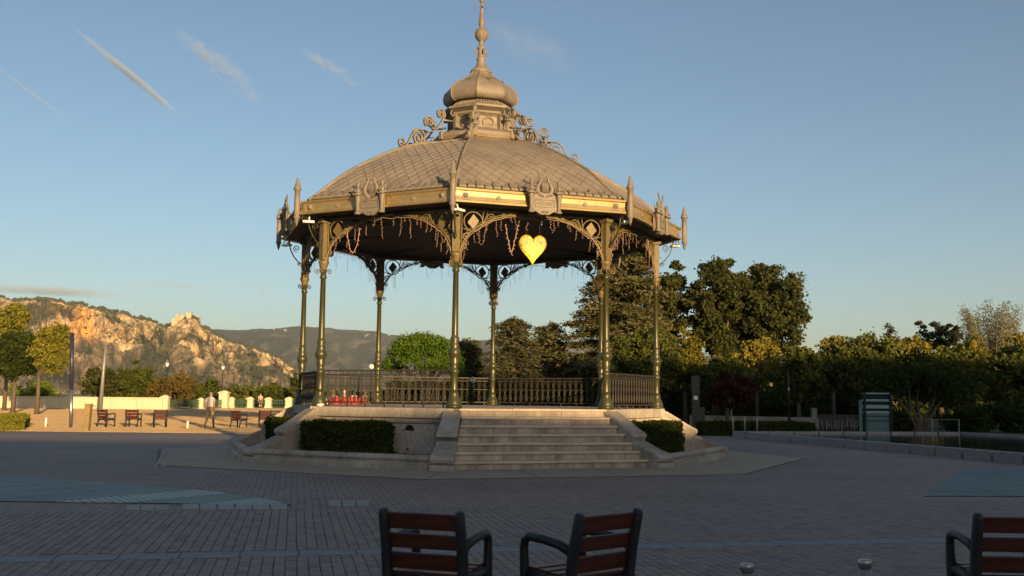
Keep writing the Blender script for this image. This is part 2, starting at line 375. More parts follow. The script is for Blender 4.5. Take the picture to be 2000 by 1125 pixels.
# --- town buildings behind the camera that shade the square
def townhouse(x0, x1, h, label, floors):
    t = thing('town_building', label, 'building', ((x0+x1)/2, -36, 0))
    w = x1-x0; b = M(); b.box((0, 0, h/2-.2), (w, 11.6, h-.4)); b.build('wall', MT['facade'], t)
    r = M(); r.box((0, 0, h-.2), (w+.1, 12, .4)); r.build('cornice', MT['stone'], t)
    r = M(); hw = w/2-2
    r.add([(-w/2+.5, -5, h), (w/2-.5, -5, h), (w/2-.5, 4.6, h), (-w/2+.5, 4.6, h), (-hw, 0, h+.05), (hw, 0, h+.05)], [(0, 1, 5, 4), (2, 3, 4, 5), (1, 2, 5), (3, 0, 4)]); r.build('roof', MT['roof_tile'], t)
    wm = M(); wm.box((0, .04, 0), (1.1, .08, 1.7)); wme = wm.mesh('window', MT['shutter'])
    nx = int(w//3.4)
    for f in range(floors):
        for i in range(nx): link('window', wme, t, (-w/2+(i+.5)*w/nx, 5.8, (f+.55)*(h-.5)/floors))
townhouse(-75, 36.5, 8.15, 'long low cream town building facing the square behind the viewer', 2)
townhouse(37, 140, 15.35, 'tall broad cream town building with four rows of shutters behind the viewer', 4)
# ================================================================ HILLS
def gridmesh(name, P, Cc, mt):
    """P (n,m,3), Cc (n,m,3)"""
    n, k = P.shape[:2]; me = bpy.data.meshes.new(name)
    idx = np.arange(n*k).reshape(n, k); q = np.stack([idx[:-1, :-1], idx[1:, :-1], idx[1:, 1:], idx[:-1, 1:]], -1).reshape(-1, 4)
    me.vertices.add(n*k); me.vertices.foreach_set('co', P.reshape(-1)); me.loops.add(q.size); me.polygons.add(len(q))
    me.loops.foreach_set('vertex_index', q.reshape(-1)); me.polygons.foreach_set('loop_start', np.arange(0, q.size, 4))
    me.update(calc_edges=True); me.materials.append(mt)
    ca = me.color_attributes.new('Col', 'FLOAT_COLOR', 'POINT'); c4 = np.ones((n*k, 4)); c4[:, :3] = Cc.reshape(-1, 3); ca.data.foreach_set('color', c4.reshape(-1))
    me.polygons.foreach_set('use_smooth', np.zeros(len(q), bool)); me.update(); return me
MT['rock'] = attrmat('limestone_and_scrub'); MT['hillmat'] = attrmat('wooded_hill')
# cliff massif
rx = np.array([-700, -400, -200, 0, 40, 80, 120, 180, 240, 290, 325, 343, 350, 358, 372, 384, 392, 405, 430, 460, 500, 530, 560, 578, 592, 610, 640])
ry = np.array([600, 580, 572, 579, 586, 583, 589, 598, 611, 624, 638, 636, 626, 622, 620, 623, 632, 641, 655, 668, 681, 691, 706, 719, 740, 757, 772])
NU, NV = 620, 170
ux = np.linspace(-700, 640, NU); yr = np.interp(ux, rx, ry)
yr = yr+(fbm(ux*.05, ux*0+3, 4)-.5)*7+(fbm(ux*.25, ux*0+8, 2)-.5)*3
v = np.linspace(0, 1, NV)
UX, VV = np.meshgrid(ux, v, indexing='ij')
Yr0 = 2300-.35*np.clip(UX, 0, 700); Yb0 = 1650-.35*np.clip(UX, 0, 700)
ridge = np.array([[*D(a, b, float(2300-.35*max(0, a)))] for a, b in zip(ux, yr)])
zr = ridge[:, 2][:, None]
base = -.5
# vertical profile: talus (v<.5), benches, cliffs
cl = .5+.16*(fbm(UX*.012, UX*0+1, 3)-.5)
hz = np.where(VV < cl, .50*(VV/cl)**1.15, .50+.50*((VV-cl)/(1-cl))**.9)
dep = np.where(VV < cl, .74*(VV/cl), .74+.26*((VV-cl)/(1-cl)))
Z = base+(zr-base)*hz
Y = Yb0+(Yr0-Yb0)*dep
PY = VV*175; wx = UX+14*(fbm(UX*.02, PY*.02, 3)-.5)*2; wy = PY+14*(fbm(UX*.02+50, PY*.02, 3)-.5)*2
n1 = fbm(wx*.022, wy*.03, 5); rid = 1-np.abs(2*fbm(wx*.045, wy*.022+5, 5)-1); n3 = fbm(wx*.16, wy*.2, 4); lump = 1-np.abs(2*fbm(wx*.028+40, wy*.042+7, 4)-1)
led = fbm(UX*.02+9, PY*.06, 4)
fade = np.sin(np.clip(VV, 0, 1)*PI)**.35
cliffw = np.clip((VV-cl+.05)*5, .35, 1)
Y = Y-((rid-.6)*60+(lump-.55)*75+(n1-.5)*80+(n3-.5)*20)*fade*cliffw
Z = Z+((n3-.5)*10+(led-.5)*20+(lump-.55)*26)*fade*np.clip((1-VV)*6, 0, 1)
X = (UX-1000)/FPX*Y/1.0
X = X*(1/ (cp+sp*0)) 
P = np.stack([X, Y, Z], -1)
# albedo: rock / scrub / orange faces
gx = np.gradient(P, axis=0); gv = np.gradient(P, axis=1); nn = np.cross(gx, gv); nn /= np.linalg.norm(nn, axis=2, keepdims=True)+1e-9
steep = 1-np.abs(nn[..., 2])
rockm = np.clip((steep-.5)*2.0+(fbm(wx*.035+11, wy*.05+2, 4)-.47)*5.5+(lump-.62)*2.6+(VV-.56)*3.0, 0, 1)
scr = np.clip((fbm(UX*.11+4, PY*.14, 4)-.53)*8, 0, 1)*(.85-.6*rockm)
rock = np.array([.52, .41, .25])*(.78+.40*fbm(wx*.13, wy*.12, 4))[..., None]
dirt = np.array([.27, .20, .115])*(.7+.5*n3)[..., None]; green = np.array([.045, .055, .022])*(.7+.6*n1)[..., None]
Cc = dirt*(1-rockm[..., None])+rock*rockm[..., None]
Cc = Cc*(1-scr[..., None])+green*scr[..., None]
band = np.exp(-((UX-165+18*(VV-.7))/26)**2)*np.clip((VV-.40)*6, 0, 1)*np.clip((.965-VV)*30, 0, 1)+.8*np.exp(-((UX-112)/20)**4)*np.clip((VV-.70)*14, 0, 1)*np.clip((.95-VV)*30, 0, 1)
band = np.clip(band*(.72+.55*fbm(UX*.09, VV*8, 4)), 0, 1)[..., None]
Cc = Cc*(1-band)+np.array([.64, .36, .10])*(.8+.4*n3)[..., None]*band
gully = np.clip((fbm(wx*.022+30, wy*.028+4, 4)-.505)*9, 0, 1)[..., None]*.85
Cc = Cc*(1-gully)+green*gully
top = np.clip((VV-.965)*60, 0, 1)[..., None]*.85; Cc = Cc*(1-top)+green*top
massif = link('hills', gridmesh('hills', P, Cc, MT['rock']), None, kind='structure')
bk = np.stack([np.stack([P[:, -1, 0], P[:, -1, 1]+q*500, P[:, -1, 2]*(1-q)+base*q], -1) for q in (0, .5, 1.0)], 1)
link('back_slope', gridmesh('back_slope', bk, np.ones(bk.shape)*np.array([.09, .09, .04]), MT['rock']), massif)
MT['scrub'] = mat('dark_scrub', (.05, .06, .022), 1, 0, .35, .05)
sc = M()
for i in range(2600):
    a = int(rng.integers(200, NU-20)); b = int(rng.integers(4, NV-1)) if i > 330 else NV-1-int(rng.integers(0, 3))
    if i > 330 and rng.random() > .25+.9*float(scr[a, b])+.4*float(gully[a, b, 0]): continue
    p = P[a, b]; r = rng.uniform(1.2, 3.2) if i > 330 else rng.uniform(2.2, 5.2)
    sc.blob((p[0], p[1]-1, p[2]+r*.4), (r*1.15, r*1.15, r*.85), 6, 3, 0, .25)
sc.build('scrub', MT['scrub'], massif, False, kind='stuff')
# ruined castle on the crag
MT['castle'] = mat('castle_stone', (.52, .39, .24), .95, 0, .2, .08)
ci = int(np.argmin(np.abs(ux-370))); cz = P[ci, -1]
cas = thing('ruined_castle', 'small ruined stone castle on top of the rocky crag', 'castle', (float(cz[0]), float(cz[1])-6, float(cz[2])-5))
w = M(); w.prism([(-30, -14), (28, -14), (28, 6), (20, 8), (16, 4), (8, 9), (0, 7), (-6, 11), (-15, 8), (-22, 3), (-30, 1)], lambda u, q, d: (u, d, q), -6, 6); w.build('ruined_wall', MT['castle'], cas)
w = M(); w.prism([(2, -2), (13, -2), (13, 16), (11, 16), (10, 13), (6, 13), (5, 17), (2, 16)], lambda u, q, d: (u, d, q), -12, -2); w.build('tower', MT['castle'], cas)
w = M(); w.prism([(-20, -2), (-14, -2), (-14, 11), (-17, 12), (-20, 9)], lambda u, q, d: (u, d, q), -10, -3); w.build('keep_wall', MT['castle'], cas)
# far wooded ridge
rx2 = np.array([-300, 300, 430, 500, 590, 650, 720, 790, 850, 900, 1000, 1090, 1300, 1600, 2000, 2600]); ry2 = np.array([660, 650, 643, 644, 638, 641, 647, 655, 661, 664, 664, 668, 690, 705, 722, 735])
u2 = np.linspace(-300, 2600, 420); y2 = np.interp(u2, rx2, ry2)+(fbm(u2*.03, u2*0, 4)-.5)*5+(fbm(u2*.35, u2*0+4, 2)-.5)*1.6
v2 = np.linspace(0, 1, 60); U2, V2 = np.meshgrid(u2, v2, indexing='ij')
r2 = np.array([[*D(a, b, 5600.0)] for a, b in zip(u2, y2)])
Z2 = -.5+(r2[:, 2][:, None]+.5)*(V2**.85); Y2 = 3300+2300*V2
f2 = np.sin(V2*PI)**.5
hills = fbm(U2*.006+V2*1.2, V2*2.5+U2*.002, 4)
Z2 = Z2+((hills-.5)*120+(fbm(U2*.03, V2*9, 4)-.5)*34)*f2*np.clip((1-V2)*4, 0, 1)
X2 = (U2-1000)/FPX*Y2/cp
P2 = np.stack([X2, Y2, Z2], -1)
t2 = fbm(U2*.02, V2*7+3, 5)[..., None]; t3 = np.clip((fbm(U2*.05+3, V2*16, 3)-.6)*10, 0, 1)[..., None]
C2 = np.array([.10, .105, .045])*(1-t2)+np.array([.045, .055, .025])*t2
C2 = C2*(1-t3*.6)+np.array([.30, .25, .15])*t3*.6
far = link('far_hill', gridmesh('far_hill', P2, C2, MT['hillmat']), None, kind='structure')
bk = np.stack([np.stack([P2[:, -1, 0], P2[:, -1, 1]+q*900, P2[:, -1, 2]*(1-q)-.5*q], -1) for q in (0, .5, 1.0)], 1)
link('back_slope', gridmesh('back_slope', bk, np.ones(bk.shape)*.06, MT['hillmat']), far)
hs = M()
for i in range(14):
    a = int(rng.integers(110, 190)); b = int(np.clip(rng.normal(52, 7), 10, 58)); p = P2[a, b]
    hs.box((p[0]+rng.uniform(-20, 20), p[1]-4, p[2]+4), (rng.uniform(6, 14), 8, 5), rng.uniform(0, 3))
hs.build('far_houses', MT['facade'], far, True, kind='stuff')

hzm = bpy.data.materials.new('pale_haze'); hzm.use_nodes = True; n = hzm.node_tree.nodes; n.remove(n['Principled BSDF'])
pv = n.new('ShaderNodeVolumePrincipled'); pv.inputs['Color'].default_value = (.78, .87, .98, 1); pv.inputs['Density'].default_value = 6.5e-5; pv.inputs['Anisotropy'].default_value = .2
hzm.node_tree.links.new(pv.outputs[0], n['Material Output'].inputs['Volume'])
q = M(); q.box((0, 4000, 219.2), (18400, 9600, 441.6)); q.build('haze', hzm, None, kind='stuff')
print('TOPS', float(P[..., 2].max()), float(P2[..., 2].max()))
# ---------------------------------------------------------------- clouds and vapour trails (above the haze)
def cloudmat(name, dens, L_, w, h, thr, ns, stretch, edge=1.0):
    mt = bpy.data.materials.new(name); mt.use_nodes = True; n = mt.node_tree.nodes; K = mt.node_tree.links; n.remove(n['Principled BSDF'])
    tc = n.new('ShaderNodeTexCoord'); mp = n.new('ShaderNodeMapping'); mp.inputs['Scale'].default_value = (2/L_, 2/w, 2/h); K.new(tc.outputs['Object'], mp.inputs[0])
    ln = n.new('ShaderNodeVectorMath'); ln.operation = 'LENGTH'; K.new(mp.outputs[0], ln.inputs[0])
    fo = n.new('ShaderNodeMapRange'); fo.interpolation_type = 'SMOOTHSTEP'; fo.inputs[1].default_value = 1; fo.inputs[2].default_value = 1-edge; fo.inputs[3].default_value = 0; fo.inputs[4].default_value = 1; K.new(ln.outputs['Value'], fo.inputs[0])
    m2 = n.new('ShaderNodeMapping'); m2.inputs['Scale'].default_value = (ns/stretch, ns, ns); K.new(tc.outputs['Object'], m2.inputs[0])
    no = n.new('ShaderNodeTexNoise'); no.inputs['Scale'].default_value = 1; no.inputs['Detail'].default_value = 5; no.inputs['Roughness'].default_value = .6; no.inputs['Distortion'].default_value = .6; K.new(m2.outputs[0], no.inputs['Vector'])
    nr = n.new('ShaderNodeMapRange'); nr.inputs[1].default_value = thr; nr.inputs[2].default_value = thr+.3; K.new(no.outputs[0], nr.inputs[0])
    a = n.new('ShaderNodeMath'); a.operation = 'MULTIPLY'; K.new(fo.outputs[0], a.inputs[0]); K.new(nr.outputs[0], a.inputs[1])
    b = n.new('ShaderNodeMath'); b.operation = 'MULTIPLY'; b.inputs[1].default_value = dens; K.new(a.outputs[0], b.inputs[0])
    pv = n.new('ShaderNodeVolumePrincipled'); pv.inputs['Color'].default_value = (.72, .86, 1, 1); K.new(b.outputs[0], pv.inputs['Density']); K.new(pv.outputs[0], n['Material Output'].inputs['Volume']); return mt
def cloud(name, cat, label, a, b, alt, w, h, dens, thr, ns, stretch, edge=1.0, Ys=None):
    def at(p): d = ray(*p); return EY+d*((alt-EYE)/d.z)
    A, B = (at(a), at(b)) if not Ys else (D(a[0], a[1], Ys), D(b[0], b[1], Ys)); d = B-A; L_ = d.length
    q = M(); q.blob((0, 0, 0), (L_/2, w/2, h/2), 16, 10); o = q.build(name, cloudmat(name+'_vapour', dens, L_, w, h, thr, ns, stretch, edge))
    o.rotation_mode = 'QUATERNION'; o.rotation_quaternion = d.to_track_quat('X', 'Z'); o.location = (A+B)/2; tag(o, label, cat); return o
cloud('vapour_trail', 'vapour trail', 'bright diagonal vapour trail in the upper left sky', (128, 40), (362, 236), 3200, 130, 80, .026, .30, .012, 6)
cloud('vapour_trail', 'vapour trail', 'thin faint vapour trail at the left edge of the sky', (-40, 108), (150, 246), 3200, 40, 34, .03, .3, .012, 6)
cloud('wispy_cloud', 'cloud', 'wispy streak of cloud right of the bright vapour trail', (330, 30), (512, 212), 3000, 420, 100, .009, .42, .0050, 3)
cloud('wispy_cloud', 'cloud', 'small white puff of cloud left of the onion dome', (585, 85), (700, 175), 3000, 260, 90, .012, .43, .006, 2)
cloud('wispy_cloud', 'cloud', 'faint veil of cloud right of the spire', (930, 20), (1120, 150), 3000, 700, 120, .0016, .36, .004, 2)
cloud('low_cloud', 'cloud', 'long flat grey cloud low over the cliff at the left', (-160, 556), (315, 580), 0, 900, 110, .006, .34, .003, 5, 1.0, 9500)
cloud('low_cloud', 'cloud', 'faint pinkish cloud streak above the far wooded ridge', (180, 548), (480, 566), 0, 900, 80, .0016, .36, .003, 5, 1.0, 9800)
cloud('wispy_cloud', 'cloud', 'tiny upright wisp of cloud left of the bandstand columns', (509, 553), (512, 586), 0, 40, 60, .02, .2, .01, 1, 1.0, 9300)
# ================================================================ BANDSTAND
bs = thing('bandstand', 'octagonal iron bandstand with scaled zinc roof on a stone base', 'bandstand', (XC, YC, 0), TH)
def FPt(kc, n, lat, z): a = kc*PI/4; return Vector((n*math.sin(a)+lat*math.cos(a), -n*math.cos(a)+lat*math.sin(a), z))
def FW_(kc, n, lat, z): a = TH+kc*PI/4; return Vector((XC+n*math.sin(a)+lat*math.cos(a), YC-n*math.cos(a)+lat*math.sin(a), z))
def FH(px, py, kc, n):
    a = TH+kc*PI/4; N = Vector((math.sin(a), -math.cos(a), 0)); T = Vector((math.cos(a), math.sin(a), 0)); c = Vector((XC, YC, 0))
    d = ray(px, py); p = EY+d*(((c+N*n)-EY).dot(N)/d.dot(N)); return (p-c).dot(T), p.z
def RZ(k): return k*PI/4
def part(name, mesh, k=0, parent=bs, **t): return link(name, mesh, parent, None, RZ(k) if k else None, **t)
T22 = math.tan(PI/8); C22 = math.cos(PI/8)
FACETS = [k+.5 for k in range(8)]          # .5 faces the stairs
# --- stone base
fl = M(); fl.lathe([(5.40, 1.06), (5.40, FL-.002)], 8, a0=-PI/2, smooth=False); floor = fl.build('stage_floor', MT['stone'], bs)
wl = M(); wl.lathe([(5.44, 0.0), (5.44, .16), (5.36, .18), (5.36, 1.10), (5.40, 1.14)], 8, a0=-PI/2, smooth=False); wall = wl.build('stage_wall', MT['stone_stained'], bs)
for kc in FACETS:
    if kc == .5: continue
    w = 2*5.02*T22; cuts = [-w/2, -w/2+w*random.uniform(.28, .38), -w/2+w*random.uniform(.6, .72), w/2]
    for i in range(3):
        q = M(); a, b = cuts[i]+.004, cuts[i+1]-.004
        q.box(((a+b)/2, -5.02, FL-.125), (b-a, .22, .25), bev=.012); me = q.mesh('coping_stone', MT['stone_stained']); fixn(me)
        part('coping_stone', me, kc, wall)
    q = M(); q.box((0, -4.97, .62), (3.1, .03, .72)); me = q.mesh('wall_panel', MT['stone']); part('wall_panel', me, kc, wall)
    q = M(); q.box((0, -4.985, 1.03), (4.1, .05, .05), bev=.015); part('string_course', q.mesh('string_course', MT['stone_stained']), kc, wall)
la, lz = FH(800, 836, -.5, 5.0)
q = M(); q.prism([(math.cos(t*PI/10)*.12, math.sin(t*PI/10)*.13) for t in range(11)], lambda u, v, d: (la+u, -4.985-d, lz-.05+v), 0, .035); part('vent_opening', q.mesh('vent_opening', MT['hole']), -.5, wall)
# --- steps
stairs = link('staircase', None, bs)
TR = .236
for j in range(0, 7):
    z1 = FL*(7-j)/7; n1 = 5.05+j*TR; n0 = n1-TR-.12 if j else 4.75
    hw = n1*T22-.24 if j else 1.95
    if j: hwl = hw
    nst = 4 if j else 3; cuts = [-hw]+sorted(-hw+2*hw*(i+random.uniform(-.22, .22))/nst for i in range(1, nst))+[hw]
    for i in range(nst):
        a, b = cuts[i]+.003, cuts[i+1]-.003
        q = M(); q.box(((a+b)/2, -(n0+n1+.05)/2, z1-.03), (b-a, n1-n0+.05, .06), bev=.014)
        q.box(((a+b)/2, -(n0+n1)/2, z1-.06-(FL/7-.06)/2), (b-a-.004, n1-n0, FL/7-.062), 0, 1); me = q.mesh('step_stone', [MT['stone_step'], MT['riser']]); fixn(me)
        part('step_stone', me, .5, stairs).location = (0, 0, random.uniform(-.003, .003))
# --- scroll walls
top = [(5.38, 1.36), (5.6, 1.30), (5.9, 1.12), (6.2, .93), (6.36, .85), (6.45, .80), (6.47, .73), (6.42, .66), (6.38, .635), (6.5, .60), (6.72, .50), (6.95, .41), (7.12, .37), (7.24, .33), (7.30, .25), (7.27, .18), (7.22, .145), (7.30, .13), (7.30, 0)]
body = [(r-.05, max(0, z-.075)) if 0 < i < 14 else ((r-.05, z) if i >= 14 else (r, z-.07)) for i, (r, z) in enumerate(top)]
q = M()
fw_ = lambda e: (lambda u, v, d: (d*(.20+e+(u-5.4)*.04), -u, v))
q.prism([(5.3, 0)]+body[::-1]+[(5.3, 1.29)], fw_(-.025), -1, 1)
for i in range(len(top)-2):
    (r0, z0), (r1, z1) = top[i], top[i+1]; (b0, y0), (b1, y1) = body[i], body[i+1]
    if z0 < .15: continue
    q.prism([(r0, z0), (r1, z1), (b1, y1-.002), (b0, y0-.002)], fw_(0), -1, 1)
q.box((0, -7.13, .065), (.56, .36, .13), bev=.012)
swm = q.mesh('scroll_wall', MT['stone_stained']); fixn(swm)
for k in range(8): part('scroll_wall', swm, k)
# --- planter kerbs and soil
ks = [(6.52, 0), (6.95, 0), (6.95, .12), (6.92, .145), (6.82, .165), (6.79, .185)]+[(6.72+.125*math.cos(t), .265+.08*math.sin(t)) for t in np.linspace(-1.0, PI+1.0, 13)]+[(6.62, .185), (6.56, .06), (6.52, .05)]
for kc in FACETS:
    if kc == .5: continue
    hw = 6.7*T22-.27; cuts = [-hw, -hw+random.uniform(.5, .75)*hw, -hw+random.uniform(1.2, 1.45)*hw, hw]
    for i in range(3):
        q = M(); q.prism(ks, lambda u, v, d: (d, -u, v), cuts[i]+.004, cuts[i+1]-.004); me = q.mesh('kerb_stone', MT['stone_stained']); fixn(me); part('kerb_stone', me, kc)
    q = M(); a, b = 5.0*T22-.1, 6.55*T22-.1
    q.add([(-a, -5.0, .19), (a, -5.0, .19), (b, -6.55, .15), (-b, -6.55, .15)], [(0, 1, 2, 3)]); part('soil_bed', q.mesh('soil_bed', MT['soil']), kc)
# --- columns
def spiral(cx, cy, r0, r1, a0, a1, n=26): return [(cx+(r0+(r1-r0)*i/n)*math.cos(a0+(a1-a0)*i/n), cy+(r0+(r1-r0)*i/n)*math.sin(a0+(a1-a0)*i/n)) for i in range(n+1)]
sh = M(); sh.lathe([(.10, .40), (.092, .46), (.092, .84), (.115, .88), (.118, .93), (.088, .96), (.095, 1.05), (.122, 1.17), (.105, 1.21), (.13, 1.27), (.155, 1.34), (.158, 1.40), (.115, 1.46), (.112, 1.50), (.122, 1.54), (.095, 1.58), (.108, 1.66), (.112, 1.72), (.085, 1.76), (.082, 1.80), (.068, 3.36), (.09, 3.38), (.09, 3.43), (.072, 3.46), (.08, 3.62)], 18, (0, -RC, FL))
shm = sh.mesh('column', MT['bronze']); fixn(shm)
ba = M(); ba.lathe([(.205, 0), (.205, .06), (.19, .075), (.19, .12), (.165, .2), (.128, .29), (.118, .33), (.128, .355), (.122, .38), (.10, .40)], 18, (0, -RC, FL)); bam = ba.mesh('column_base', MT['bronze']); fixn(bam)
ca = M(); ca.lathe([(.08, 3.60), (.085, 3.64), (.12, 3.74), (.14, 3.78), (.14, 3.83), (.10, 3.86)], 16, (0, -RC, FL))
for k in range(4):
    a = k*PI/2+PI/4
    ca.tube([((.07+u)*math.cos(a), -RC+(.07+u)*math.sin(a), FL+3.50+v) for u, v in spiral(.09, .05, .075, .012, PI, -1.9*PI, 20)], .014, 5)
cam_ = ca.mesh('capital', MT['arch_sun_paint']); fixn(cam_)
po = M(); po.box((0, -RC, (FL+3.86+6.38)/2), (.19, .19, 6.38-FL-3.86), bev=.01); po.box((0, -RC-.02, 6.30), (.27, .27, .15), bev=.02); pom = po.mesh('post', MT['arch_sun_paint']); fixn(pom)
for k in range(8):
    c = part('column', shm, k); part('column_base', bam, 0, c); part('capital', cam_, 0, c); part('post', pom, 0, c)
# --- iron arches
def arch(t): return .10+1.83*math.cos(t), 5.20+1.10*math.sin(t)
NA = RC*C22
def mk_bracket(s):
    q = M(); f = lambda l, z, o=0: (s*l, -NA-o, z); R_ = (0, 1, 0)
    arc = [arch(t) for t in np.linspace(0, PI/2*.98, 26)]
    q.tube([f(l, z) for l, z in arc], .026, 4, flat=1.7, ref=R_)
    q.tube([f(l+.05 if l > 1.6 else l, z+.055) for l, z in arc[2:20]], .012, 4, flat=1.5, ref=R_)
    q.tube([f(1.90, 5.2), f(1.90, 6.33)], .018, 4, flat=1.5, ref=R_)
    q.tube([f(1.90, 6.32), f(.15, 6.32)], .016, 4, flat=1.5, ref=R_)
    q.tube([f(1.60+.245*math.cos(t), 6.04+.245*math.sin(t)) for t in np.linspace(0, 2*PI, 25)[:-1]], .02, 4, closed=True, flat=1.3, ref=R_)
    q.prism([(1.60, 6.23), (1.60-.15, 6.07), (1.60, 5.85), (1.60+.15, 6.01)], lambda u, v, d: f(u, v, d), -.015, .015)
    for (cx, cz, r0, a0, a1) in ((1.12, 6.16, .12, -.4, 3.4*PI), (.80, 6.22, .075, PI+.4, -2.2*PI), (1.78, 5.66, .10, -PI*.5, 2.4*PI), (1.82, 5.42, .06, PI*.9, -1.8*PI)):
        q.tube([f(u, v) for u, v in spiral(cx, cz, r0, .02, a0, a1, 22)], .015, 4, flat=1.3, ref=R_)
    for (x0, z0, x1, z1, bx, bz) in ((1.38, 5.95, 1.22, 6.30, 1.28, 6.1), (1.36, 5.98, 1.33, 6.31, 1.36, 6.15), (1.40, 5.90, 1.10, 6.08, 1.22, 6.0), (1.62, 5.80, 1.88, 5.72, 1.75, 5.72), (1.66, 5.79, 1.88, 5.86, 1.78, 5.83), (1.30, 5.98, .95, 6.22, 1.1, 6.08), (.98, 6.13, .55, 6.31, .75, 6.26)):
        q.tube([f(x0*(1-t)**2+2*bx*t*(1-t)+x1*t*t, z0*(1-t)**2+2*bz*t*(1-t)+z1*t*t) for t in np.linspace(0, 1, 7)], [.012, .014, .017, .019, .018, .016, .010], 4, flat=1.3, ref=R_)
    me = q.mesh('arch_bracket', MT['arch_sun_paint']); fixn(me); return me
br = [mk_bracket(1), mk_bracket(-1)]
bm_ = M(); bm_.box((0, -NA, 6.36), (2*NA*T22-.1, .16, .07)); beam = bm_.mesh('lintel', MT['bronze_dark'])
eb = M()
eb.tube([(0, -RC-.09-.42*math.sin(t)**1.6, 5.62+.72*(1-math.cos(t))) for t in np.linspace(0, PI/2, 14)], .02, 4, flat=1.5, ref=(1, 0, 0))
for (cx, cz, r0, a0, a1) in ((.28, 6.12, .11, -.5*PI, 2.4*PI), (.62, 6.28, .10, PI, -1.7*PI), (.17, 5.62, .07, 0, 2.5*PI)):
    eb.tube([(0, -RC-u, v) for u, v in spiral(cx, cz, r0, .02, a0, a1, 20)], .014, 4, flat=1.4, ref=(1, 0, 0))
ebm = eb.mesh('eave_bracket', MT['bronze']); fixn(ebm)
for kc in FACETS:
    part('arch_bracket', br[0], kc); part('arch_bracket', br[1], kc); part('lintel', beam, kc)
for k in range(8): part('eave_bracket', ebm, k)
# --- ceiling, fascia, finials
RF = 6.02
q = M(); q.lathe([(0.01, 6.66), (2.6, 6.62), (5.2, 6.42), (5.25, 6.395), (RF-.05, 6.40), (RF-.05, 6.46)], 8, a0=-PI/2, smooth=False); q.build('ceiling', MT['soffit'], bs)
for r in (1.7, 3.1, 4.4):
    pass
q = M()
for k in range(8):
    a = k*PI/4; q.tube([(5.2*math.sin(a), -5.2*math.cos(a), 6.40), (.2*math.sin(a), -.2*math.cos(a), 6.60)], .05, 4)
q.build('rafters', MT['soffit'], bs)
NF = RF*C22
fp = [(NF-.10, 6.40), (NF+.035, 6.385), (NF+.045, 6.43), (NF+.012, 6.455), (NF-.012, 6.55), (NF+.005, 6.66), (NF+.05, 6.685), (NF+.06, 6.73), (NF-.12, 6.735)]
q = M(); hw = 6.0*C22*T22
q.prism(fp, lambda u, v, d: (d*u*T22*.985, -u, v), -1, 1); fm = q.mesh('fascia', MT['fascia']); fixn(fm)
ro = M(); ro.lathe([(.055, 0), (.055, .02), (.04, .03), (.03, .02), (.001, .035)], 12); rov = ro.v; ro.v = [(x, -NF-z, y) for x, y, z in rov]; rom = ro.mesh('rosette', MT['zinc']); fixn(rom)
mk = M(); mk.blob((0, -NF-.02, 0), (.06, .05, .075), 8, 6); mk.blob((0, -NF-.07, -.01), (.02, .02, .02), 6, 4); mk.box((0, -NF-.01, -.02), (.15, .02, .17), bev=.01); mkm = mk.mesh('mask_boss', MT['zinc']); fixn(mkm)
fn = M(); fn.lathe([(.001, 6.05), (.045, 6.17), (.062, 6.26), (.088, 6.285), (.088, 6.315), (.074, 6.33), (.076, 6.7), (.07, 7.01), (.10, 7.03), (.108, 7.065), (.085, 7.10), (.045, 7.25), (.03, 7.33), (.02, 7.36)], 12, (0, -6.15, 0)); fn.box((0, -6.05, 6.68), (.05, .2, .05)); fn.box((0, -6.05, 6.42), (.05, .2, .05)); fnm = fn.mesh('corner_finial', MT['zinc']); fixn(fnm)
fd = M(); fd.box((.12, -5.86, 6.20), (.16, .30, .06), -.5, bev=.01); fd.tube([(.05, -5.80, 6.40), (.10, -5.83, 6.22)], .02, 6); fdm = fd.mesh('floodlight', MT['white']); fixn(fdm)
for kc in FACETS:
    f = part('fascia', fm, kc)
    for x in (-1.15, 1.15): o = part('rosette', rom, 0, f); o.location = (x, 0, 6.55)
    for x in (-2.0, 2.0): o = part('mask_boss', mkm, 0, f); o.location = (x, 0, 6.56)
for k in range(8): part('corner_finial', fnm, k); part('floodlight', fdm, k)
# --- roof
PR = [(5.80, 6.79), (5.6, 6.93), (5.09, 7.36), (4.66, 7.70), (4.30, 7.93), (3.66, 8.31), (3.2, 8.545), (2.6, 8.81), (2.17, 8.965), (1.55, 9.09)]
pr_r = np.array([p[0] for p in PR]); pr_z = np.array([p[1] for p in PR])
seg = np.concatenate([[0], np.cumsum(np.hypot(np.diff(pr_r*C22), np.diff(pr_z)))]); SL = seg[-1]
def RP(s): return float(np.interp(s, seg, pr_r))*C22, float(np.interp(s, seg, pr_z))
fine = [(r, z) for r, z in zip(np.interp(np.linspace(0, SL, 40), seg, pr_r), np.interp(np.linspace(0, SL, 40), seg, pr_z))]
q = M(); q.lathe([(RF-.08, 6.70)]+fine+[(1.0, 9.14)], 8, a0=-PI/2, smooth=False); roof = q.build('roof', MT['seam'], bs)
rb = M()
rib = [(0, -r-.015, z+.02) for r, z in fine]
rb.tube(rib, .05, 6, flat=.9); rbm = rb.mesh('hip_rib', MT['zinc']); fixn(rbm)
for k in range(8): part('hip_rib', rbm, k, roof)
cnt = 0; SH = M()
DW, DH = .315, .44        # diamond size
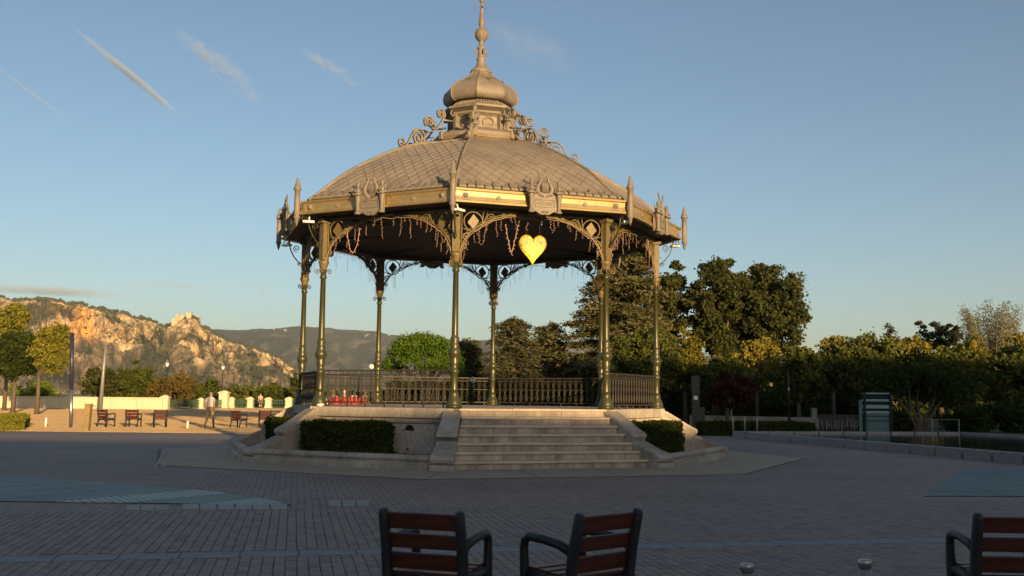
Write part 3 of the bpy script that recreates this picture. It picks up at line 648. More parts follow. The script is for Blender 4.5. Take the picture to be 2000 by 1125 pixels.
def shing(mm, kc, x, s, loc):
    vs = []
    pts = [(0, DH/2-.006), (-DW/2+.007, 0), (0, -DH/2+.006), (DW/2-.007, 0)]
    lim = lambda n: n*T22-.035
    tops = []; bots = []
    for i, (dx, ds) in enumerate(pts):
        ss = min(max(s+ds, .30), SL-.02); n, z = RP(ss); n2, z2 = RP(min(ss+.02, SL)); L_ = math.hypot(n2-n, z2-z)+1e-9; nx, nz = (z2-z)/L_, -(n2-n)/L_
        lift = (.012, .020, .030, .020)[i]; xx = min(max(x+dx, -lim(n)), lim(n))
        tops.append((xx, -(n+nx*lift), z+nz*lift)); bots.append((xx, -(n-nx*.004), z-nz*.004))
    if tops[3][0]-tops[1][0] < .05: return False
    a = kc*PI/4 if not loc else 0
    vs = tops+bots
    if a: vs = [(p[0]*math.cos(a)-p[1]*math.sin(a), p[0]*math.sin(a)+p[1]*math.cos(a), p[2]) for p in vs]
    mm.add(vs, [(0, 1, 2, 3), (1, 0, 4, 5), (2, 1, 5, 6), (3, 2, 6, 7), (0, 3, 7, 4)], 0); return True
for kc in (.5, -.5, 1.5, -1.5, 2.5, 3.5, 4.5, 5.5):
    j = 0; s = .36
    while s < SL-.05:
        n, z = RP(s); nx = int(n*T22/DW)+1
        for i in range(-nx, nx+1):
            x = (i+(.5 if j % 2 else 0))*DW
            if abs(x) > n*T22+.10: continue
            if cnt < 296 and kc in (.5, -.5):
                mm = M()
                if shing(mm, kc, x, s, True): me = mm.mesh('shingle', MT['shingle']); fixn(me); part('shingle', me, kc, roof); cnt += 1
            else: shing(SH, kc, x, s, False)
        s += DH/2; j += 1
SH.build('shingles', MT['shingle'], roof, True, kind='stuff')
et = M(); et.box((0, 0, 0), (.195, .19, .06), bev=.014); etm = et.mesh('eave_tile', MT['zinc']); fixn(etm)
for kc in FACETS:
    for r_, s_ in enumerate((.10, .285)):
        n, z = RP(s_); n2, z2 = RP(s_+.1); an = math.atan2(z2-z, n-n2); nx, nz = math.sin(an), math.cos(an); w = n*T22-.06; cn = int(2*w/.215)
        for i in range(cn):
            if r_ == 1 and i % 2: continue
            o = link('eave_tile', etm, roof); h_ = .035+random.uniform(-.006, .010)-.008*r_; o.location = FPt(kc, n+nx*h_, -w+(i+.5)*2*w/cn, z+nz*h_); o.rotation_euler = (an, 0, kc*PI/4)
# --- lantern, dome, spire
OL = dict(n=8, a0=-PI/2, smooth=False)
def ol(name, prof, mt='zinc', parent=bs): q = M(); q.lathe(prof, **OL); return q.build(name, MT[mt], parent)
lan = ol('lantern', [(1.02, 9.10), (1.02, 9.47), (.93, 9.60), (.88, 9.78), (.88, 10.02), (.93, 10.08)])
ol('lantern_skirt', [(1.72, 9.055), (1.70, 9.09), (1.46, 9.19), (1.40, 9.21)], 'fascia', lan)
ol('base_moulding', [(1.38, 9.19), (1.46, 9.22), (1.52, 9.30), (1.50, 9.40), (1.40, 9.46), (1.22, 9.49), (1.16, 9.55), (.96, 9.62)], 'zinc', lan)
ol('cornice', [(.90, 10.00), (.96, 10.05), (1.0, 10.07), (1.02, 10.13), (1.14, 10.18), (1.22, 10.21), (1.22, 10.27), (1.10, 10.31), (1.06, 10.33)], 'zinc', lan)
gd = ol('gadroon_band', [(1.06, 10.31), (1.0, 10.36), (.88, 10.45), (.75, 10.64), (.76, 10.68)], 'zinc', lan)
gg = M()
for i in range(-3, 4): gg.tube([(i*.10*.9, -1.01*C22-.01, 10.35), (i*.10*.82, -.88*C22-.005, 10.46), (i*.10*.74, -.77*C22-.002, 10.62)], .028, 5)
ggm = gg.mesh('fluting', MT['zinc']); fixn(ggm)
md = M(); md.tube([(.165*math.cos(t), -.885*C22-.02, 9.80+.15*math.sin(t)) for t in np.linspace(0, 2*PI, 21)[:-1]], .028, 5, closed=True); md.blob((0, -.89*C22-.03, 9.65), (.035, .03, .035), 6, 4); md.blob((0, -.885*C22-.02, 9.97), (.06, .03, .03), 6, 4); mdm = md.mesh('medallion', MT['zinc']); fixn(mdm)
pl = M(); pl.box((0, -.93, 9.80), (.12, .14, .62), bev=.015); pl.tube([(0, -1.05-u, v) for u, v in spiral(0, 10.08, .1, .03, PI*.5, -1.5*PI, 14)], .03, 5); plm = pl.mesh('corner_pier', MT['zinc']); fixn(plm)
for kc in FACETS: part('fluting', ggm, kc, lan); part('medallion', mdm, kc, lan)
pf = M(); pf.box((0, -1.47, 9.34), (.13, .12, .24), bev=.02); pfm = pf.mesh('pier_foot', MT['zinc']); fixn(pfm)
for k in range(8): part('corner_pier', plm, k, lan); part('pier_foot', pfm, k, lan)
ocx = [(.74, 10.64), (.87, 10.52), (1.02, 10.50), (1.12, 10.59), (1.145, 10.73), (1.11, 10.89), (1.0, 11.02), (.84, 11.14), (.66, 11.24), (.51, 11.33), (.40, 11.43), (.33, 11.52), (.28, 11.60)]
_t = np.arange(len(ocx)); _f = np.linspace(0, len(ocx)-1, 37); ro_ = np.interp(_f, _t, [c[0] for c in ocx]); zo_ = np.interp(_f, _t, [c[1] for c in ocx])
for _ in range(3): ro_[1:-1] = (ro_[:-2]+2*ro_[1:-1]+ro_[2:])/4; zo_[1:-1] = (zo_[:-2]+2*zo_[1:-1]+zo_[2:])/4
onp = list(zip(ro_.tolist(), zo_.tolist()))
dome = ol('onion_dome', onp)
dr = M(); dr.tube([(0, -r-.005, z) for r, z in onp[1:]], .022, 5); drm = dr.mesh('dome_rib', MT['zinc']); fixn(drm)
st_ = M()
for t in range(4): a = t*PI/2; st_.tube([(0, -.745, 11.17), (.085*math.cos(a), -.745+.05*math.sin(a)-.015, 11.17+.07*math.sin(a))], [.02, .004], 4)
stm = st_.mesh('star_ornament', MT['bronze_dark'])
for k in range(8): part('dome_rib', drm, k, dome)
for kc in FACETS: part('star_ornament', stm, kc, dome)
sp_ = M(); sp_.lathe([(.27, 11.68), (.33, 11.70), (.34, 11.75), (.31, 11.79), (.24, 11.84), (.17, 11.92), (.135, 12.02), (.13, 12.10), (.145, 12.12), (.145, 12.16), (.11, 12.18), (.105, 12.24), (.12, 12.36), (.11, 12.42), (.135, 12.44), (.135, 12.47), (.08, 12.50), (.085, 12.56), (.06, 12.60), (.10, 12.66), (.17, 12.72), (.21, 12.82), (.205, 12.92), (.15, 13.01), (.07, 13.06), (.065, 13.10), (.10, 13.16), (.095, 13.24), (.06, 13.29), (.09, 13.31), (.09, 13.34), (.06, 13.36), (.07, 13.5), (.045, 13.62), (.055, 13.66), (.04, 13.70), (.035, 13.86), (.075, 13.88), (.08, 13.93), (.05, 13.97), (.02, 14.10), (.001, 14.45)], 14)
sp_.v = [(x, y, z-float(np.interp(z, [11.6, 12.1, 12.8, 14.4], [.17, .14, .07, .03]))) for x, y, z in sp_.v]
spire = sp_.build('spire', MT['zinc'], bs)
hm = M()
for a in (0, PI/2, PI, 1.5*PI):
    c_, s_ = math.cos(a+.4), math.sin(a+.4)
    hm.tube([((.12+u)*c_, (.12+u)*s_, v) for u, v in spiral(.05, 12.21, .09, .02, -.5*PI, 2.2*PI, 16)], .016, 5)
    hm.tube([((.15+u)*c_, (.15+u)*s_, v) for u, v in spiral(.04, 12.78, .05, .01, -.5*PI, 2*PI, 10)], .016, 5)
    hm.tube([(.05*c_, .05*s_, 13.62), (.12*c_, .12*s_, 13.66), (.15*c_, .15*s_, 13.73)], [.018, .014, .005], 4)
hm.build('spire_scrolls', MT['zinc'], spire)
# --- ridge scrolls
q = M(); X_ = (1, 0, 0)
def sc(pts, r=.026, fl=2.4): q.tube([(0, -u, v) for u, v in pts], r, 4, flat=fl, ref=X_)
lower = spiral(2.86, 8.90, .03, .145, 3.6*PI+.3, 1.4*PI+.3-.2, 26)
sc(lower+[(2.72, 8.83), (2.62, 8.98), (2.55, 9.14), (2.45, 9.30), (2.31, 9.37), (2.16, 9.37), (2.02, 9.34)])
sc(spiral(2.29, 9.12, .23, .04, PI*.62, 4.2*PI, 40))
sc([(2.16, 9.36), (1.94, 9.36), (1.76, 9.42), (1.61, 9.54), (1.50, 9.70), (1.42, 9.86)]+spiral(1.51, 9.98, .155, .03, PI*1.15, -2.4*PI, 30))
sc(spiral(1.93, 9.67, .175, .03, -.30*PI, 3.4*PI, 34))
sc([(1.84, 9.50), (1.72, 9.47)])
sc([(2.0, 9.33), (2.12, 9.14), (2.22, 9.02)], .022)
sc([(1.60, 9.56), (1.42, 9.56)], .03); sc([(1.46, 9.80), (1.05, 9.84)], .03)
q.build('ridge_scroll', MT['zinc'], bs); rsm = bpy.data.objects['ridge_scroll']
for k in range(1, 8): part('ridge_scroll', rsm.data, k)
# --- lyre groups over the fascia
NL = NF+.12
pq = M(); poly = [(-.36, 6.24), (-.30, 6.24), (-.26, 6.27), (-.20, 6.24), (-.12, 6.19), (-.05, 6.175), (0, 6.20), (.05, 6.175), (.12, 6.19), (.20, 6.24), (.26, 6.27), (.30, 6.24), (.36, 6.24), (.36, 6.70), (.25, 6.80), (.12, 6.74), (-.12, 6.74), (-.25, 6.80), (-.36, 6.70)]
pq.prism(poly, lambda u, v, d: (u, -NL-d, v), -.06, .06)
for (x, z, w, h) in ((0, 6.555, .50, .015), (0, 6.375, .50, .015), (-.25, 6.465, .015, .19), (.25, 6.465, .015, .19)): pq.box((x, -NL-.065, z), (w, .03, h))
for s in (-1, 1): pq.tube([(s*u, -NL-.07, v) for u, v in spiral(.055, 6.235, .045, .01, PI, -1.6*PI, 16)], .013, 4)
pqm = pq.mesh('plaque', MT['zinc']); fixn(pqm)
ly = M()
for s in (-1, 1):
    ly.tube([(s*u, -NL-.04, v) for u, v in ((.03, 6.62), (.12, 6.68), (.19, 6.78), (.19, 6.88), (.13, 6.98), (.09, 7.06), (.095, 7.14), (.14, 7.22), (.185, 7.26))], [.03, .055, .07, .055, .035, .028, .024, .022, .018], 6)
    ly.tube([(s*(u), -NL-.04, v) for u, v in spiral(.19, 7.29, .04, .012, -.5*PI, 1.6*PI, 12)], .014, 5)
    ly.blob((s*.17, -NL-.06, 7.16), (.025, .02, .025), 6, 4); ly.blob((s*.20, -NL-.06, 7.22), (.022, .02, .022), 6, 4)
    ly.tube([(s*.12, -NL-.03, 6.66), (s*.3, -NL-.03, 6.74), (s*.40, -NL-.02, 6.86), (s*.44, -NL, 6.98)], [.05, .04, .025, .01], 5)
ly.tube([(-.15, -NL-.04, 7.10), (.15, -NL-.04, 7.10)], .014, 5)
ly.prism([(-.06, 6.72), (.06, 6.72), (.075, 6.98), (-.075, 6.98)], lambda u, v, d: (u, -NL-.03-d, v), -.02, .03)
for i in range(-2, 3): ly.tube([(i*.022, -NL-.07, 6.74), (i*.026, -NL-.06, 7.10)], .006, 4)
lym = ly.mesh('lyre', MT['zinc']); fixn(lym)
cy = M(); cy.lathe([(.08, 6.22), (.08, 6.26), (.055, 6.28), (.045, 6.34), (.05, 6.45), (.065, 6.58), (.085, 6.66), (.075, 6.71), (.085, 6.77), (.10, 6.83), (.075, 6.87), (.032, 6.885), (.03, 6.91), (.05, 6.93), (.06, 6.975), (.055, 7.02), (.03, 7.05), (.001, 7.06)], 10, (0, -NL-.09, 0), sy=.85)
cy.blob((0, -NL-.14, 6.97), (.012, .02, .016), 5, 4)
cy.blob((.03, -NL-.165, 6.80), (.035, .03, .035), 6, 4); cy.blob((-.03, -NL-.165, 6.80), (.035, .03, .035), 6, 4)
for s in (-1, 1): cy.tube([(s*.095, -NL-.09, 6.83), (s*.125, -NL-.12, 6.74), (s*.06, -NL-.19, 6.70), (-s*.03, -NL-.19, 6.72)], [.032, .028, .025, .02], 6)
cym = cy.mesh('caryatid', MT['zinc']); fixn(cym)
for kc in FACETS:
    g = part('plaque', pqm, kc); part('lyre', lym, 0, g)
    for s in (-1, 1): o = part('caryatid', cym, 0, g); o.location = (s*.365, 0, 0)
    if kc == .5:
        tx = bpy.data.curves.new('lettering', 'FONT'); tx.body = 'MOZART'; tx.size = .125; tx.align_x = 'CENTER'; tx.align_y = 'CENTER'; tx.extrude = .008; tx.space_character = 1.12
        to = bpy.data.objects.new('lettering', tx); COL.objects.link(to); bpy.context.view_layer.update()
        me = bpy.data.meshes.new_from_object(to.evaluated_get(bpy.context.evaluated_depsgraph_get())); bpy.data.objects.remove(to)
        me.materials.clear(); me.materials.append(MT['bronze_dark']); o = link('lettering', me, g); o.location = (0, -NL-.068, 6.465); o.rotation_euler = (PI/2, 0, 0)  # dark paint puts the letters' shadowed look into their colour
# --- railings
LR = 1.93
r1 = M(); NR = NA
for z, h, w in ((.93, .035, .06), (.83, .02, .03), (.80-.26, .018, .025), (.10, .03, .035)): r1.box((0, -NR, FL+z), (2*LR-.12, w, h))
for x in np.linspace(-LR+.2, LR-.2, 7): r1.box((x, -NR, FL+.045), (.03, .03, .09))
r1m = r1.mesh('railing', MT['iron'])
bl = M(); z = FL
bl.tube([(0, -NR, z+a) for a in (.11, .18, .24, .30, .40, .54, .60, .70, .78, .83)], [.010, .012, .022, .012, .010, .016, .009, .013, .009, .010], 5)
bl.tube([(.045*math.cos(t), -NR, z+.88+.04*math.sin(t)) for t in np.linspace(0, 2*PI, 11)[:-1]], .009, 4, closed=True)
for s in (-1, 1):
    bl.tube([(s*u, -NR, z+v) for u, v in ((.0, .12), (.045, .20), (.05, .30), (.015, .40), (.03, .48), (.055, .53))], .009, 4)
    bl.tube([(s*u, -NR, z+v) for u, v in ((.055, .56), (.035, .66), (.05, .76), (.07, .82))], .007, 4)
blm = bl.mesh('baluster', MT['iron']); fixn(blm)
for kc in FACETS:
    if kc == .5: continue
    r_ = part('railing', r1m, kc)
    for i in range(18): o = part('baluster', blm, 0, r_); o.location = ((-LR+.19+i*(2*LR-.38)/17), 0, 0)
# ---------------------------------------------------------------- lights strung under the arches, the heart
MT['cord'] = mat('cream_cord', (.42, .28, .20), .6, 0, .2, 20)
names = {.5: 'tangled cream icicle lights under the arch over the stairs', -.5: 'cream icicle lights with a hanging loop under the arch left of the stairs', 1.5: 'dense cream icicle lights under the narrow right front arch',
         -1.5: 'icicle lights under the narrow leftmost arch of the bandstand', 2.5: 'icicle lights under the dark arch at the right back of the bandstand', 3.5: 'icicle lights seen against sky right of the rear column',
         4.5: 'icicle lights seen against sky in the middle back arch', 5.5: 'icicle lights seen against sky in the left back arch'}
for kc in FACETS:
    kk = kc if kc < 4.6 else kc-8
    lab = {.5: names[.5], -.5: names[-.5], 1.5: names[1.5], -1.5: names[-1.5], 2.5: names[2.5], 3.5: names[3.5], 4.5: names[4.5], -2.5: names[5.5]}[kk]
    p0 = FW_(kc, 0, 0, 0); t = thing('icicle_lights', lab, 'string lights', (XC, YC, 0), TH+kc*PI/4, 'icicle light strings under the bandstand arches')
    NI = NA+.06
    strip = []
    for s_ in (1, -1):
        half = [(s_*(arch(tt)[0]-.02), arch(tt)[1]-.03-.02*random.random()) for tt in np.linspace(-.06, PI/2*.97, 24)]
        strip += half if s_ == 1 else half[::-1]
    strip = [(x, z-.10*max(0, 1-abs(x)/.7)*abs(math.sin(x*7+kc))) for x, z in strip]
    c = M(); c.tube([(x, -NI+.01*math.sin(x*23), z) for x, z in strip], .007, 4); c.build('cord', MT['cord'], t)
    cum = np.linspace(0, len(strip)-1, 44 if kc == 1.5 else 34)
    for i, u in enumerate(cum):
        x, z = strip[int(round(u))]; x += random.uniform(-.03, .03); y = -NI+random.uniform(-.02, .02)
        L_ = random.choice((.10, .15, .2, .26, .36, .5))*(1 if abs(x) < 1.75 else .6)*random.uniform(.8, 1.1)
        d = M(); pts = []; n_ = max(3, int(L_/.055)); xx = x
        for j in range(n_+1): xx += random.uniform(-.022, .022); pts.append((xx, y+random.uniform(-.01, .01), z-L_*j/n_))
        d.tube(pts, .0034, 3)
        for (a, b, e) in pts[1:]:
            sg = random.choice((-1, 1)); d.tube([(a, b, e), (a+sg*.028, b-.008, e-random.uniform(.0, .035))], [.0038, .0065], 4)
        d.build('light_strand', MT['cord'], t, False)
    if kc in (.5, 7.5):
        for (x0, w) in (((-.78, .34),) if kc == .5 else ((-1.25, .42),)):
            d = M(); pts = [(x0+w*a, -NI-.02+random.uniform(-.01, .01), 6.02-(.75 if kc == .5 else .62)*(1-abs(2*a-1)**(1.2 if kc == .5 else 2.2))+random.uniform(-.02, .02)) for a in np.linspace(0, 1, 17)]
            d.tube(pts, .009, 4)
            for (a, b, e) in pts: sg = random.choice((-1, 1)); d.tube([(a, b, e), (a+sg*.035, b, e-.03)], [.007, .011], 4)
            d.build('light_strand', MT['cord'], t, False)
def heartmat():
    mt = bpy.data.materials.new('lit_yellow_heart'); mt.use_nodes = True; n = mt.node_tree.nodes; L = mt.node_tree.links; b = n['Principled BSDF']
    tc = n.new('ShaderNodeTexCoord'); no = n.new('ShaderNodeTexNoise'); no.inputs['Scale'].default_value = 13; no.inputs['Detail'].default_value = 3; L.new(tc.outputs['Object'], no.inputs['Vector'])
    rp = n.new('ShaderNodeValToRGB'); e = rp.color_ramp.elements; e[0].position = .36; e[0].color = (.30, .13, .002, 1); e[1].position = .52; e[1].color = (.95, .50, .008, 1); x = e.new(.75); x.color = (1, .66, .03, 1)
    L.new(no.outputs[0], rp.inputs[0]); b.inputs['Base Color'].default_value = (.12, .07, .005, 1); b.inputs['Roughness'].default_value = .4
    # emission rises towards a spot low in the heart
    sub = n.new('ShaderNodeVectorMath'); sub.operation = 'DISTANCE'; sub.inputs[1].default_value = (.05, 0, -.16); L.new(tc.outputs['Object'], sub.inputs[0])
    mr = n.new('ShaderNodeMapRange'); mr.inputs[1].default_value = 0; mr.inputs[2].default_value = .38; mr.inputs[3].default_value = 2.0; mr.inputs[4].default_value = .46; L.new(sub.outputs['Value'], mr.inputs[0])
    L.new(rp.outputs[0], b.inputs['Emission Color']); L.new(mr.outputs[0], b.inputs['Emission Strength']); return mt
hl, hz_ = FH(1040.5, 488, .5, NA-.1)
hp = FW_(.5, NA-.1, hl, hz_)
hrt = thing('heart_lantern', 'glowing yellow heart hanging under the arch above the stairs', 'heart lamp', hp, TH+.5*PI/4)
pts = []
for t in np.linspace(0, 2*PI, 49)[:-1]:
    x = 16*math.sin(t)**3; y = 13*math.cos(t)-5*math.cos(2*t)-2*math.cos(3*t)-math.cos(4*t); pts.append((x*.0225, (y+2.5)*.0262))
q = M(); n_ = len(pts)
rings = [(.90, -.075), (1.0, -.045), (1.0, .045), (.90, .075)]
vs = [(u*k, d, v*k) for k, d in rings for u, v in pts]
fs = [tuple(range(n_))[::-1]]+[tuple(3*n_+i for i in range(n_))]
for r in range(3):
    for i in range(n_): fs.append((r*n_+i, r*n_+(i+1) % n_, (r+1)*n_+(i+1) % n_, (r+1)*n_+i))
q.add(vs, fs); q.build('heart_shell', heartmat(), hrt)
for x in (-.19, .19): q = M(); q.tube([(x, 0, .27), (x*.97, 0, 6.28-hz_)], .007, 4); q.build('hanging_wire', MT['iron'], hrt)
# ================================================================ VEGETATION
LM = {}
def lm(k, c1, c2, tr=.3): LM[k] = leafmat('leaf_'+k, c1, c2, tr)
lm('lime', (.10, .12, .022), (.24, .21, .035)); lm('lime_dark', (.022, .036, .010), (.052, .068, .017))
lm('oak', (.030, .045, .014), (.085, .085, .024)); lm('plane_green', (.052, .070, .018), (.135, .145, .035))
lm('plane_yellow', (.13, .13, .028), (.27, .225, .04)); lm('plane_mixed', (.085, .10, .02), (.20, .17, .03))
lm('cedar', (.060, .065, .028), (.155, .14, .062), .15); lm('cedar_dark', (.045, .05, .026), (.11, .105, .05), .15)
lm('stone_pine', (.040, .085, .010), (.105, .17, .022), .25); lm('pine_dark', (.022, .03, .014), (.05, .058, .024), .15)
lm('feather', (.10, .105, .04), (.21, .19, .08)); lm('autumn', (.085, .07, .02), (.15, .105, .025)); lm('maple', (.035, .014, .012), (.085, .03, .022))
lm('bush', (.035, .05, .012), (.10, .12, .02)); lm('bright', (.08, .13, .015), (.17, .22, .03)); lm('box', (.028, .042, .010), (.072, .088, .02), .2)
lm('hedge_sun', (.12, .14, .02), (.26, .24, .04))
def leaf_obj(name, Pn, size, mt, parent, flat=None, aspect=1.0, tint=None, **tags):
    n = len(Pn); a = rng.normal(size=(n, 3)); a /= np.linalg.norm(a, axis=1, keepdims=True)
    if flat is not None: a[:, 2] *= flat; a /= np.linalg.norm(a, axis=1, keepdims=True)
    b = rng.normal(size=(n, 3))
    if flat is not None: b[:, 2] *= flat
    b -= a*(a*b).sum(1, keepdims=True); b /= np.linalg.norm(b, axis=1, keepdims=True)
    s = (size*rng.uniform(.6, 1.25, n))[:, None] if np.isscalar(size) else size[:, None]
    a = a*s*.5; b = b*s*.5/aspect
    V = np.stack([Pn-a*1.0-b*.35, Pn-a*.1-b, Pn+a*1.0, Pn-a*.1+b], 1).reshape(-1, 3)
    me = bpy.data.meshes.new(name); me.vertices.add(4*n); me.vertices.foreach_set('co', V.reshape(-1)); me.loops.add(4*n); me.polygons.add(n)
    me.loops.foreach_set('vertex_index', np.arange(4*n)); me.polygons.foreach_set('loop_start', np.arange(0, 4*n, 4)); me.update(calc_edges=True)
    at = me.attributes.new('tint', 'FLOAT', 'POINT'); t = tint if tint is not None else rng.random(n); at.data.foreach_set('value', np.repeat(np.clip(t, 0, 1), 4))
    me.materials.append(mt); return link(name, me, parent, **tags)
def clumps(c, r, nc, shell=.5, cr=.28, hollow=True):
    d = rng.normal(size=(nc, 3)); d /= np.linalg.norm(d, axis=1, keepdims=True); k = rng.random(nc)**shell
    p = d*k[:, None]*.86; rad = cr*rng.uniform(.6, 1.25, nc)
    return np.array(c)+p*np.array(r), rad*np.mean(r)
def fill(cc, cr, per, flatz=.8, up=.15):
    P = []; T = []
    for c, r in zip(cc, cr):
        n = max(3, int(per)); g = rng.normal(size=(n, 3)); g /= np.linalg.norm(g, axis=1, keepdims=True); g *= (rng.random(n)**.5*np.where(rng.random(n) < .22, rng.uniform(1, 1.7, n), 1))[:, None]*r
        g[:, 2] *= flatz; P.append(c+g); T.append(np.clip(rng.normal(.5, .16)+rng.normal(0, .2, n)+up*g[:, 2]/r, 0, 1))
    return np.concatenate(P), np.concatenate(T)
def trunk(t, base, tops, r0, fork, mt, name='trunk'):
    q = M(); q.tube([(0, 0, -.1), (r0*.1, 0, fork*.5), (0, r0*.1, fork)], [r0*1.25, r0*.95, r0*.8], 8)
    for p in tops:
        p = Vector(p); mid = Vector((p.x*.45, p.y*.45, fork+(p.z-fork)*.55)); q.tube([(0, 0, fork*.9), mid, p], [r0*.6, r0*.38, r0*.1], 5)
    return q.build(name, mt, t, False)
def tree(x, yb, ytop, wpx, Y, leaf, label, name='tree', ybot=None, nc=70, per=70, size=.22, cr=.28, r0=.14, bark='bark', group=None, cat='tree', xc=None, shell=.5, flatz=.8, rough=0, depth=None):
    base = D(x, 800, Y); base.z = 0
    ztop = D(x, ytop, Y).z; zbot = D(x, ybot, Y).z if ybot else ztop*.35
    rx_ = wpx*Y/FPX/2; ry_ = depth or rx_; rz_ = (ztop-zbot)/2; dx = ((xc or x)-x)*Y/FPX
    t = thing(name, label, cat, base, 0, group)
    cc, crr = clumps((dx, 0, zbot+rz_), (rx_, ry_, rz_), nc, shell, cr)
    if rough:
        ex = rng.choice(len(cc), int(rough*len(cc)), False); c0 = np.array((dx, 0, zbot+rz_)); cc[ex] = c0+(cc[ex]-c0)*rng.uniform(1.05, 1.28, (len(ex), 1)); crr[ex] *= .6
    P, T = fill(cc, crr, per, flatz); keep = P[:, 2] > .05; P, T = P[keep], T[keep]
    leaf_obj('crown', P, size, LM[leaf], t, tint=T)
    trunk(t, base, [tuple(cc[i]) for i in rng.choice(len(cc), min(7, len(cc)), False)], r0, max(.4, zbot+.1*rz_), MT[bark])
    return t
# left plaza
tree(25, 805, 640, 118, 82, 'lime_dark', 'dark round-headed street tree with slim trunk at the left edge of the square', 'street_tree', 745, 130, 80, .24, .24, .16)
tree(8, 800, 583, 100, 92, 'lime', 'sunlit yellow-green tree rising behind the dark round tree', 'street_tree', 690, 90, 80, .24, .25, .16)
tree(72, 810, 627, 84, 76.5, 'lime', 'sunlit egg-shaped yellow-green tree beside the dark round one', 'street_tree', 737, 110, 90, .20, .25, .15, xc=99)
tree(70, 0, 742, 150, 119, 'bright', 'low bright green shrub behind the cream parapet at far left', 'shrub', 800, 60, 60, .25, .28, .1, cat='shrub', depth=2)
tree(205, 0, 712, 105, 121, 'oak', 'dark bushy tree behind the grey lamp pole at the parapet', 'bushy_tree', 800, 90, 70, .30, .22, .2, rough=.15)
tree(268, 0, 703, 105, 123, 'bush', 'tall dark green tree behind the three left chairs', 'bushy_tree', 800, 90, 70, .30, .22, .2, rough=.2)
tree(345, 0, 718, 78, 124, 'autumn', 'brownish autumn tree behind the street lamp on the wall pillar', 'bushy_tree', 800, 70, 60, .28, .24, .2, rough=.2)
tree(308, 0, 735, 60, 121, 'autumn', 'low rust brown bush right of the tall dark green tree', 'shrub', 800, 45, 60, .26, .28, .12, cat='shrub')
tree(398, 0, 738, 90, 128, 'bush', 'dark green bush behind the walking person', 'shrub', 800, 60, 60, .30, .25, .15, rough=.25, cat='shrub')
tree(470, 0, 748, 75, 140, 'plane_green', 'hazy green bush behind the stone fence pillars', 'shrub', 800, 50, 60, .32, .25, .15, rough=.25, cat='shrub')
tree(528, 0, 745, 70, 135, 'bush', 'dark green bush behind the standing person at the fence', 'shrub', 800, 55, 60, .30, .25, .15, rough=.25, cat='shrub')
tree(580, 0, 716, 46, 132, 'oak', 'sparse dark tree showing beside the left rear column', 'bushy_tree', 800, 40, 55, .30, .24, .15, rough=.4)
# beyond the bandstand
def umbrella_pine():
    Y = 62; x = 830; base = D(x, 800, Y); base.z = 0; t = thing('umbrella_pine', 'bright green dome-shaped umbrella pine seen through the bandstand', 'pine tree', base)
    W_ = 158*Y/FPX/2; zt = D(828, 651, Y).z; zb = D(828, 738, Y).z; cc = []; cr = []
    for i in range(230):
        a = rng.uniform(0, 2*PI); k = rng.random()**.6; h = math.sqrt(max(0, 1-k*k)); cc.append((-.15+W_*k*math.cos(a)*.92, W_*k*math.sin(a)*.92, zb+(zt-zb)*(.25+.70*h)*rng.uniform(.78, 1) - (.25 if k > .85 else 0))); cr.append(rng.uniform(.28, .5))
    P, T = fill(cc, cr, 95, .85, .3); leaf_obj('crown', P, .15, LM['stone_pine'], t, tint=T, aspect=1.6)
    trunk(t, base, [cc[i] for i in range(9)], .2, 2.3, MT['bark'])
umbrella_pine()
def cedar(x, Y, ytop, ybot, wpx, leaf, label, seed=0, n=60, lean=0, size=.26, topw=.25, per=26):
    base = D(x, 800, Y); base.z = 0; t = thing('cedar_tree', label, 'cedar tree', base); zt = D(x, ytop, Y).z; zb = max(.4, D(x, ybot, Y).z); W_ = wpx*Y/FPX/2
    q = M(); q.tube([(0, 0, -.1), (.1, 0, zt*.4), (lean*.5, 0, zt*.8), (lean, 0, zt*.98)], [.42, .3, .15, .03], 8); P = []; T = []
    for i in range(n):
        h = (i+.5)/n; z = zb+(zt-zb)*h*.98; prof = (topw+(1-topw)*(1-h)**.75)*(.55+.45*min(1, h*6)); L_ = W_*prof*rng.uniform(.6, 1.08); a = i*2.39996+rng.uniform(-.5, .5)
        ca, sa = math.cos(a), math.sin(a); rise = rng.uniform(.02, .22)*(1+.8*h); pts = [(lean*h+ca*L_*u, sa*L_*u, z+L_*(rise*u-.20*u*u)) for u in (0, .35, .7, 1)]
        q.tube(pts, [.09*(1-h*.6), .06, .035, .012], 4)
        m_ = max(4, int(L_/.34))
        tb = rng.normal(.5, .18)
        for j in range(m_):
            u = (j+.9)/m_; u = .2+.8*u; wv = .30+.62*L_*.32*math.sin(min(1, u*1.05)*PI*.72+.25); c = np.array((lean*h+ca*L_*u, sa*L_*u, z+L_*(rise*u-.20*u*u)))
            g = rng.normal(size=(per, 3))*np.array((wv*.5, wv*.5, .11)); g[:, 2] -= .12*(np.hypot(g[:, 0], g[:, 1])/max(wv, .1))**2
            P.append(c+g); T.append(np.clip(tb+rng.normal(0, .2, per), 0, 1))
    q.build('trunk', MT['bark'], t, False); P = np.concatenate(P); leaf_obj('crown', P, size, LM[leaf], t, flat=.35, aspect=2.6, tint=np.concatenate(T))
cedar(1205, 74, 478, 790, 275, 'cedar', 'tallest layered cedar behind the right side of the bandstand', n=170, lean=.8, topw=.36, per=52, size=.34)
cedar(1000, 70, 623, 790, 165, 'cedar_dark', 'layered cedar seen between the two rear columns', n=84, topw=.3, per=44, size=.3)
cedar(1072, 76, 634, 790, 150, 'cedar', 'shorter olive cedar just left of the tallest cedar', n=80, topw=.32, per=44, size=.3)
cedar(915, 80, 664, 790, 120, 'cedar_dark', 'dark drooping cedar behind the nearest column', n=70, topw=.3, per=40, size=.3)
